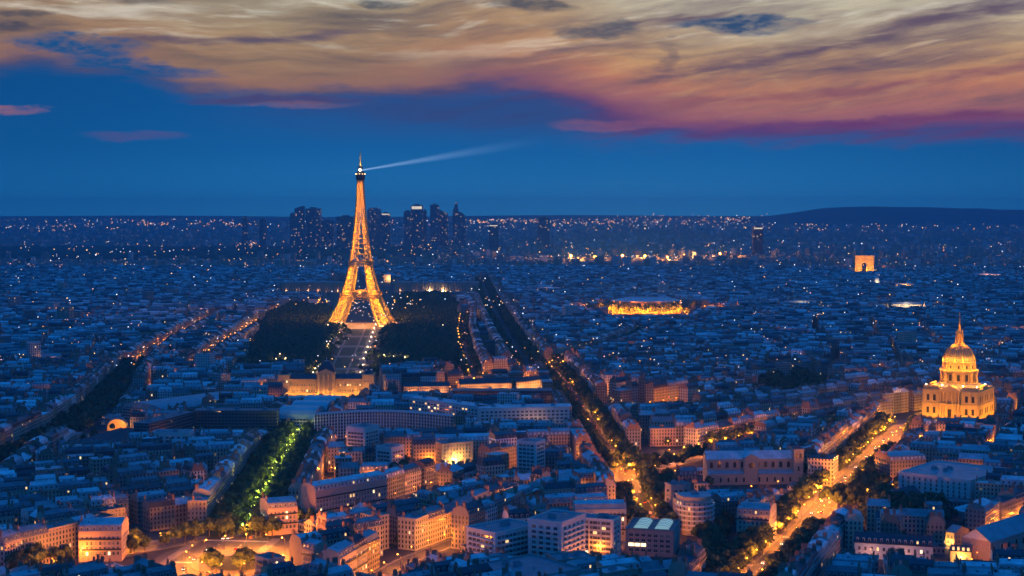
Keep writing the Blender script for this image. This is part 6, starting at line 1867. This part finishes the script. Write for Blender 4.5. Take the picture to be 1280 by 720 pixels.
for px_, py_, w, nm, lb, cl in FARLIT:
    q = gp(px_, py_); k = q.y; T = thing(nm, lb, 'church' if 'church' in nm else 'building', q, R(rng.uniform(-12, 12))); h = 22 if nm != 'domed_church' else 16
    b = MB(); b.box(-w / 2, w / 2, -7, 7, 0, h, 0, TONE['cream']); b.build('wall', M['facade_far'], T)
    if nm == 'domed_church':
        b = MB(); b.lathe([(7, 16), (7, 26), (6.2, 31), (3.6, 35), (1, 37), (.6, 44), (0, 46)], 14, 0, TONE['white']); b.build('dome', M['wall'], T)
    else: b = MB(); b.gable(-w / 2, w / 2, -7, 7, h, 4, .4, 0, 1, ZINC['zinc'], TONE['cream']); b.build('roof', [M['roof'], M['wall']], T)
    n = max(1, int(w / 24))
    for i in range(n): glow(T, (-w / 2 + w * (i + .5) / n, -18, 10), 30000 * (k / 2700) ** 1.3 * (.35 if 'dim' in lb else 1), cl, .6, 'floodlight')
    if w > 40 and 'dim' not in lb: glow(T, (0, -14, 26), 12000, cl, .6, 'floodlight')
# the row of big amber floodlights on the far bank
b = MB(); b.bar((0, 0, 0), (0, 0, 30), .6, n=6); pm = b.mesh('mast', [M['iron']]); AMB = mat_emit('amber_flood', (1, .34, .05), 6)
for px_, py_, k, lb in ((713.5, 320, 7.5, 'leftmost and brightest of the far amber floodlights'), (743.5, 321.5, 5.5, 'second from the left of the far amber floodlights'), (778, 319.5, 6.5, 'third from the left of the far amber floodlights'), (806, 320, 5.5, 'fourth from the left of the far amber floodlights'),
                         (834, 321.5, 3.8, 'small fifth one of the far amber floodlights'), (855, 319, 4.2, 'sixth from the left of the far amber floodlights'), (900, 317, 5.5, 'rightmost of the far amber floodlights before the lone tower')):
    q = gp(px_, py_, 30); T = thing('floodlight_mast', lb, 'floodlight', (q.x, q.y, 0), 0, 'far amber floodlights'); link('mast', pm, T)
    b = MB(); b.lathe([(0, -k), (k * .7, -k * .7), (k, 0), (k * .7, k * .7), (0, k)], 10); h = b.build('lamp_head', AMB, T); h.location = (0, 0, 30); glow(T, (0, -k - 2, 31), 1.3e6 * (k / 6) ** 2, (1, .42, .10), 2.0, 'floodlight')
# search beams from the tower's head, painted as cones of self-glowing volume
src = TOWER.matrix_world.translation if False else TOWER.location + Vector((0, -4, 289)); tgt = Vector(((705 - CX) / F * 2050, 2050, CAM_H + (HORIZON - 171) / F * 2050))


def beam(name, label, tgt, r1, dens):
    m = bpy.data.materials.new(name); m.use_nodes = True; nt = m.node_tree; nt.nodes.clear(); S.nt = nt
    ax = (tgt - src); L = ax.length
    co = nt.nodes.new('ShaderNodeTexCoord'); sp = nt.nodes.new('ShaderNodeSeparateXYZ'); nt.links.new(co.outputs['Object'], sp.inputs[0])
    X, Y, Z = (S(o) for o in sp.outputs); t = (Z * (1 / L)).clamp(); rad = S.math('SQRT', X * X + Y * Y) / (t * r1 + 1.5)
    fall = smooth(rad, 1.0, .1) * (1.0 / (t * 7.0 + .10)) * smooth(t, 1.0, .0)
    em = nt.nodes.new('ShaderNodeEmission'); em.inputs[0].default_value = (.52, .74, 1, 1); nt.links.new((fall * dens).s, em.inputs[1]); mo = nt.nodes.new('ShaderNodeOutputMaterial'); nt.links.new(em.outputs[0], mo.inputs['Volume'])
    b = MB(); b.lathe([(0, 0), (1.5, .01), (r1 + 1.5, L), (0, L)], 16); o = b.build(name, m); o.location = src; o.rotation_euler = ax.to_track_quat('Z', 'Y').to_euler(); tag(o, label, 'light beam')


#B
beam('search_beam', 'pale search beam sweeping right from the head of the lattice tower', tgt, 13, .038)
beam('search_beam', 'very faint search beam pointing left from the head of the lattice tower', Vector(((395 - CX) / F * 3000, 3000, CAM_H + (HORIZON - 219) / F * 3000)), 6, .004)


# ------------------------------------------------------------------ hills on the horizon and thousands of distant lights
def hills(pts, dist, depth):
    b = MB(); prev = None
    for px_, py_ in pts:
        x = (px_ - CX) / F * dist; z = CAM_H + (HORIZON - py_) / F * dist
        cur = [(x, dist - depth, 0), (x, dist - depth * .4, z * .72), (x, dist, z), (x, dist + depth, 0)]
        if prev:
            for i in range(3): b.face([prev[i], cur[i], cur[i + 1], prev[i + 1]], 0, (.06, .075, .05, 0))
        prev = cur
    o = b.build('hills', M['ground']); o['kind'] = 'structure'


hills([(930, 274), (975, 268), (1000, 264.5), (1025, 260.5), (1055, 258.8), (1090, 258), (1120, 258.8), (1160, 259), (1200, 260.6), (1225, 260.4), (1250, 262), (1275, 262.2), (1300, 264), (1340, 267)], 13500, 1500)
b = MB(); n = 60
for j in range(14):
    for i in range(n):
        q = []
        for u, v in ((i, j), (i + 1, j), (i + 1, j + 1), (i, j + 1)):
            y = 9000 + 6600 * v / 14; x = (-.47 + .94 * u / n) * y; q.append((x, y, plain_height(x, y) + .2 if y < 15400 else 0))
        b.face(q)
o = b.build('far_plain', M['ground']); o['kind'] = 'structure'
for x_, y_ in ((-40, -40), (40, -40), (-40, 40), (40, 40), (0, -60), (0, 0)): glow(TOWER, (x_, y_, 9), 26000, (1, .42, .22), .8, 'court_light')
lr = random.Random(77)
LM = [mat_emit('far_light_orange', (1, .36, .07), 3.6), mat_emit('far_light_amber', (1, .55, .18), 4), mat_emit('far_light_white', (.9, .92, 1), 3.4), mat_emit('far_light_rose', (1, .42, .38), 3)]
mb = MB()


def dot(px_, py_, z, k, m):
    if py_ < 289:                                            # on the slope below the horizon
        d = 9000.0
        while d < 15250 and CY - F * ((d * SIN + (plain_height(0, d) + z - CAM_H) * COS) / (d * COS - (plain_height(0, d) + z - CAM_H) * SIN)) > py_: d += 60
        x = (px_ - CX) / F * d; p = Vector((x, d, plain_height(x, d) + z))
    else: p = gp(px_, py_, z)
    if p.y < 700 or (any(inside(PARKS[k_], p.x, p.y) for k_ in ('mall woods left', 'mall woods right')) and py_ > 380): return
    r = p.y * .00030 * k; v = [(r, 0, 0), (-r, 0, 0), (0, r, 0), (0, -r, 0), (0, 0, r), (0, 0, -r)]; v = [(p.x + a, p.y + b_, p.z + c_) for a, b_, c_ in v]
    for f in ((0, 2, 4), (2, 1, 4), (1, 3, 4), (3, 0, 4), (2, 0, 5), (1, 2, 5), (3, 1, 5), (0, 3, 5)): mb.face([v[i] for i in f], m)


def rndcol(warm=.5):
    r = lr.random(); return 0 if r < warm * .5 else 1 if r < warm else 2 if r < warm + (1 - warm) * .75 else 3


for i in range(1150): dot(lr.uniform(0, 1280), 273.5 + 60 * lr.random() ** 1.4, lr.uniform(16, 30), lr.uniform(.5, 1.25) * (1 if lr.random() < .93 else 1.7), rndcol(.6))
for i in range(1000): dot(lr.uniform(0, 1280), 330 + 130 * lr.random() ** 1.2, lr.uniform(17, 26), lr.uniform(.6, 1.3), rndcol(.55))
for (x0, x1, y, n, sy, w) in ((0, 120, 283, 26, 1.2, .5), (170, 212, 279.5, 34, 1.0, .95), (235, 330, 279, 44, 1.3, .7), (575, 690, 276.5, 90, 1.3, .95), (690, 770, 278, 44, 2, .9), (760, 900, 276, 90, 4.0, .85), (900, 975, 274, 90, 2.2, .9), (985, 1045, 275, 60, 3, .9), (1050, 1130, 276, 40, 4, .6), (1130, 1280, 274, 80, 4.5, .6), (65, 92, 289, 30, 4, .9),
                              (125, 165, 297, 26, 2, .6), (230, 260, 296, 16, 3, .5), (296, 320, 302, 40, 3.5, .7), (500, 590, 300, 50, 5, .6), (640, 700, 297, 24, 5, .5), (880, 925, 300, 50, 0, .9), (700, 900, 321, 60, 1.5, .9), (1005, 1030, 393, 34, 1.5, .8), (430, 520, 384, 60, 8, .6), (600, 640, 378, 14, 4, .4), (1030, 1110, 352, 20, 6, .5)):
    for i in range(n):
        t = lr.random(); yy = y + lr.gauss(0, sy) if sy else 308 - 18 * t + lr.gauss(0, 1.2)
        dot(x0 + (x1 - x0) * t, yy, 22, lr.uniform(.5, 1.15), rndcol(w))
o = mb.build('distant_lights', LM); o['kind'] = 'stuff'; tag(o, 'countless tiny warm and white lights scattered over the far city', 'lights')

# ------------------------------------------------------------------ ground and air
gb = MB()
gb.face([(-30000, -3000, 0), (30000, -3000, 0), (30000, 42000, 0), (-30000, 42000, 0)])
o = gb.build('ground', M['ground']); o['kind'] = 'structure'
hz = MB(); hz.box(-7600, 7600, -400, 16000, -1.0, 352, 0, bottom=True)
m = bpy.data.materials.new('haze'); m.use_nodes = True; nt = m.node_tree; nt.nodes.clear()
pv = nt.nodes.new('ShaderNodeVolumePrincipled'); mo = nt.nodes.new('ShaderNodeOutputMaterial')
pv.inputs['Color'].default_value = (*HAZE_COLOR, 1); pv.inputs['Density'].default_value = HAZE_DENSITY; pv.inputs['Anisotropy'].default_value = 0.0
nt.links.new(pv.outputs[0], mo.inputs['Volume'])
if HAZE_DENSITY > 0:
    o = hz.build('haze', m); o['kind'] = 'stuff'
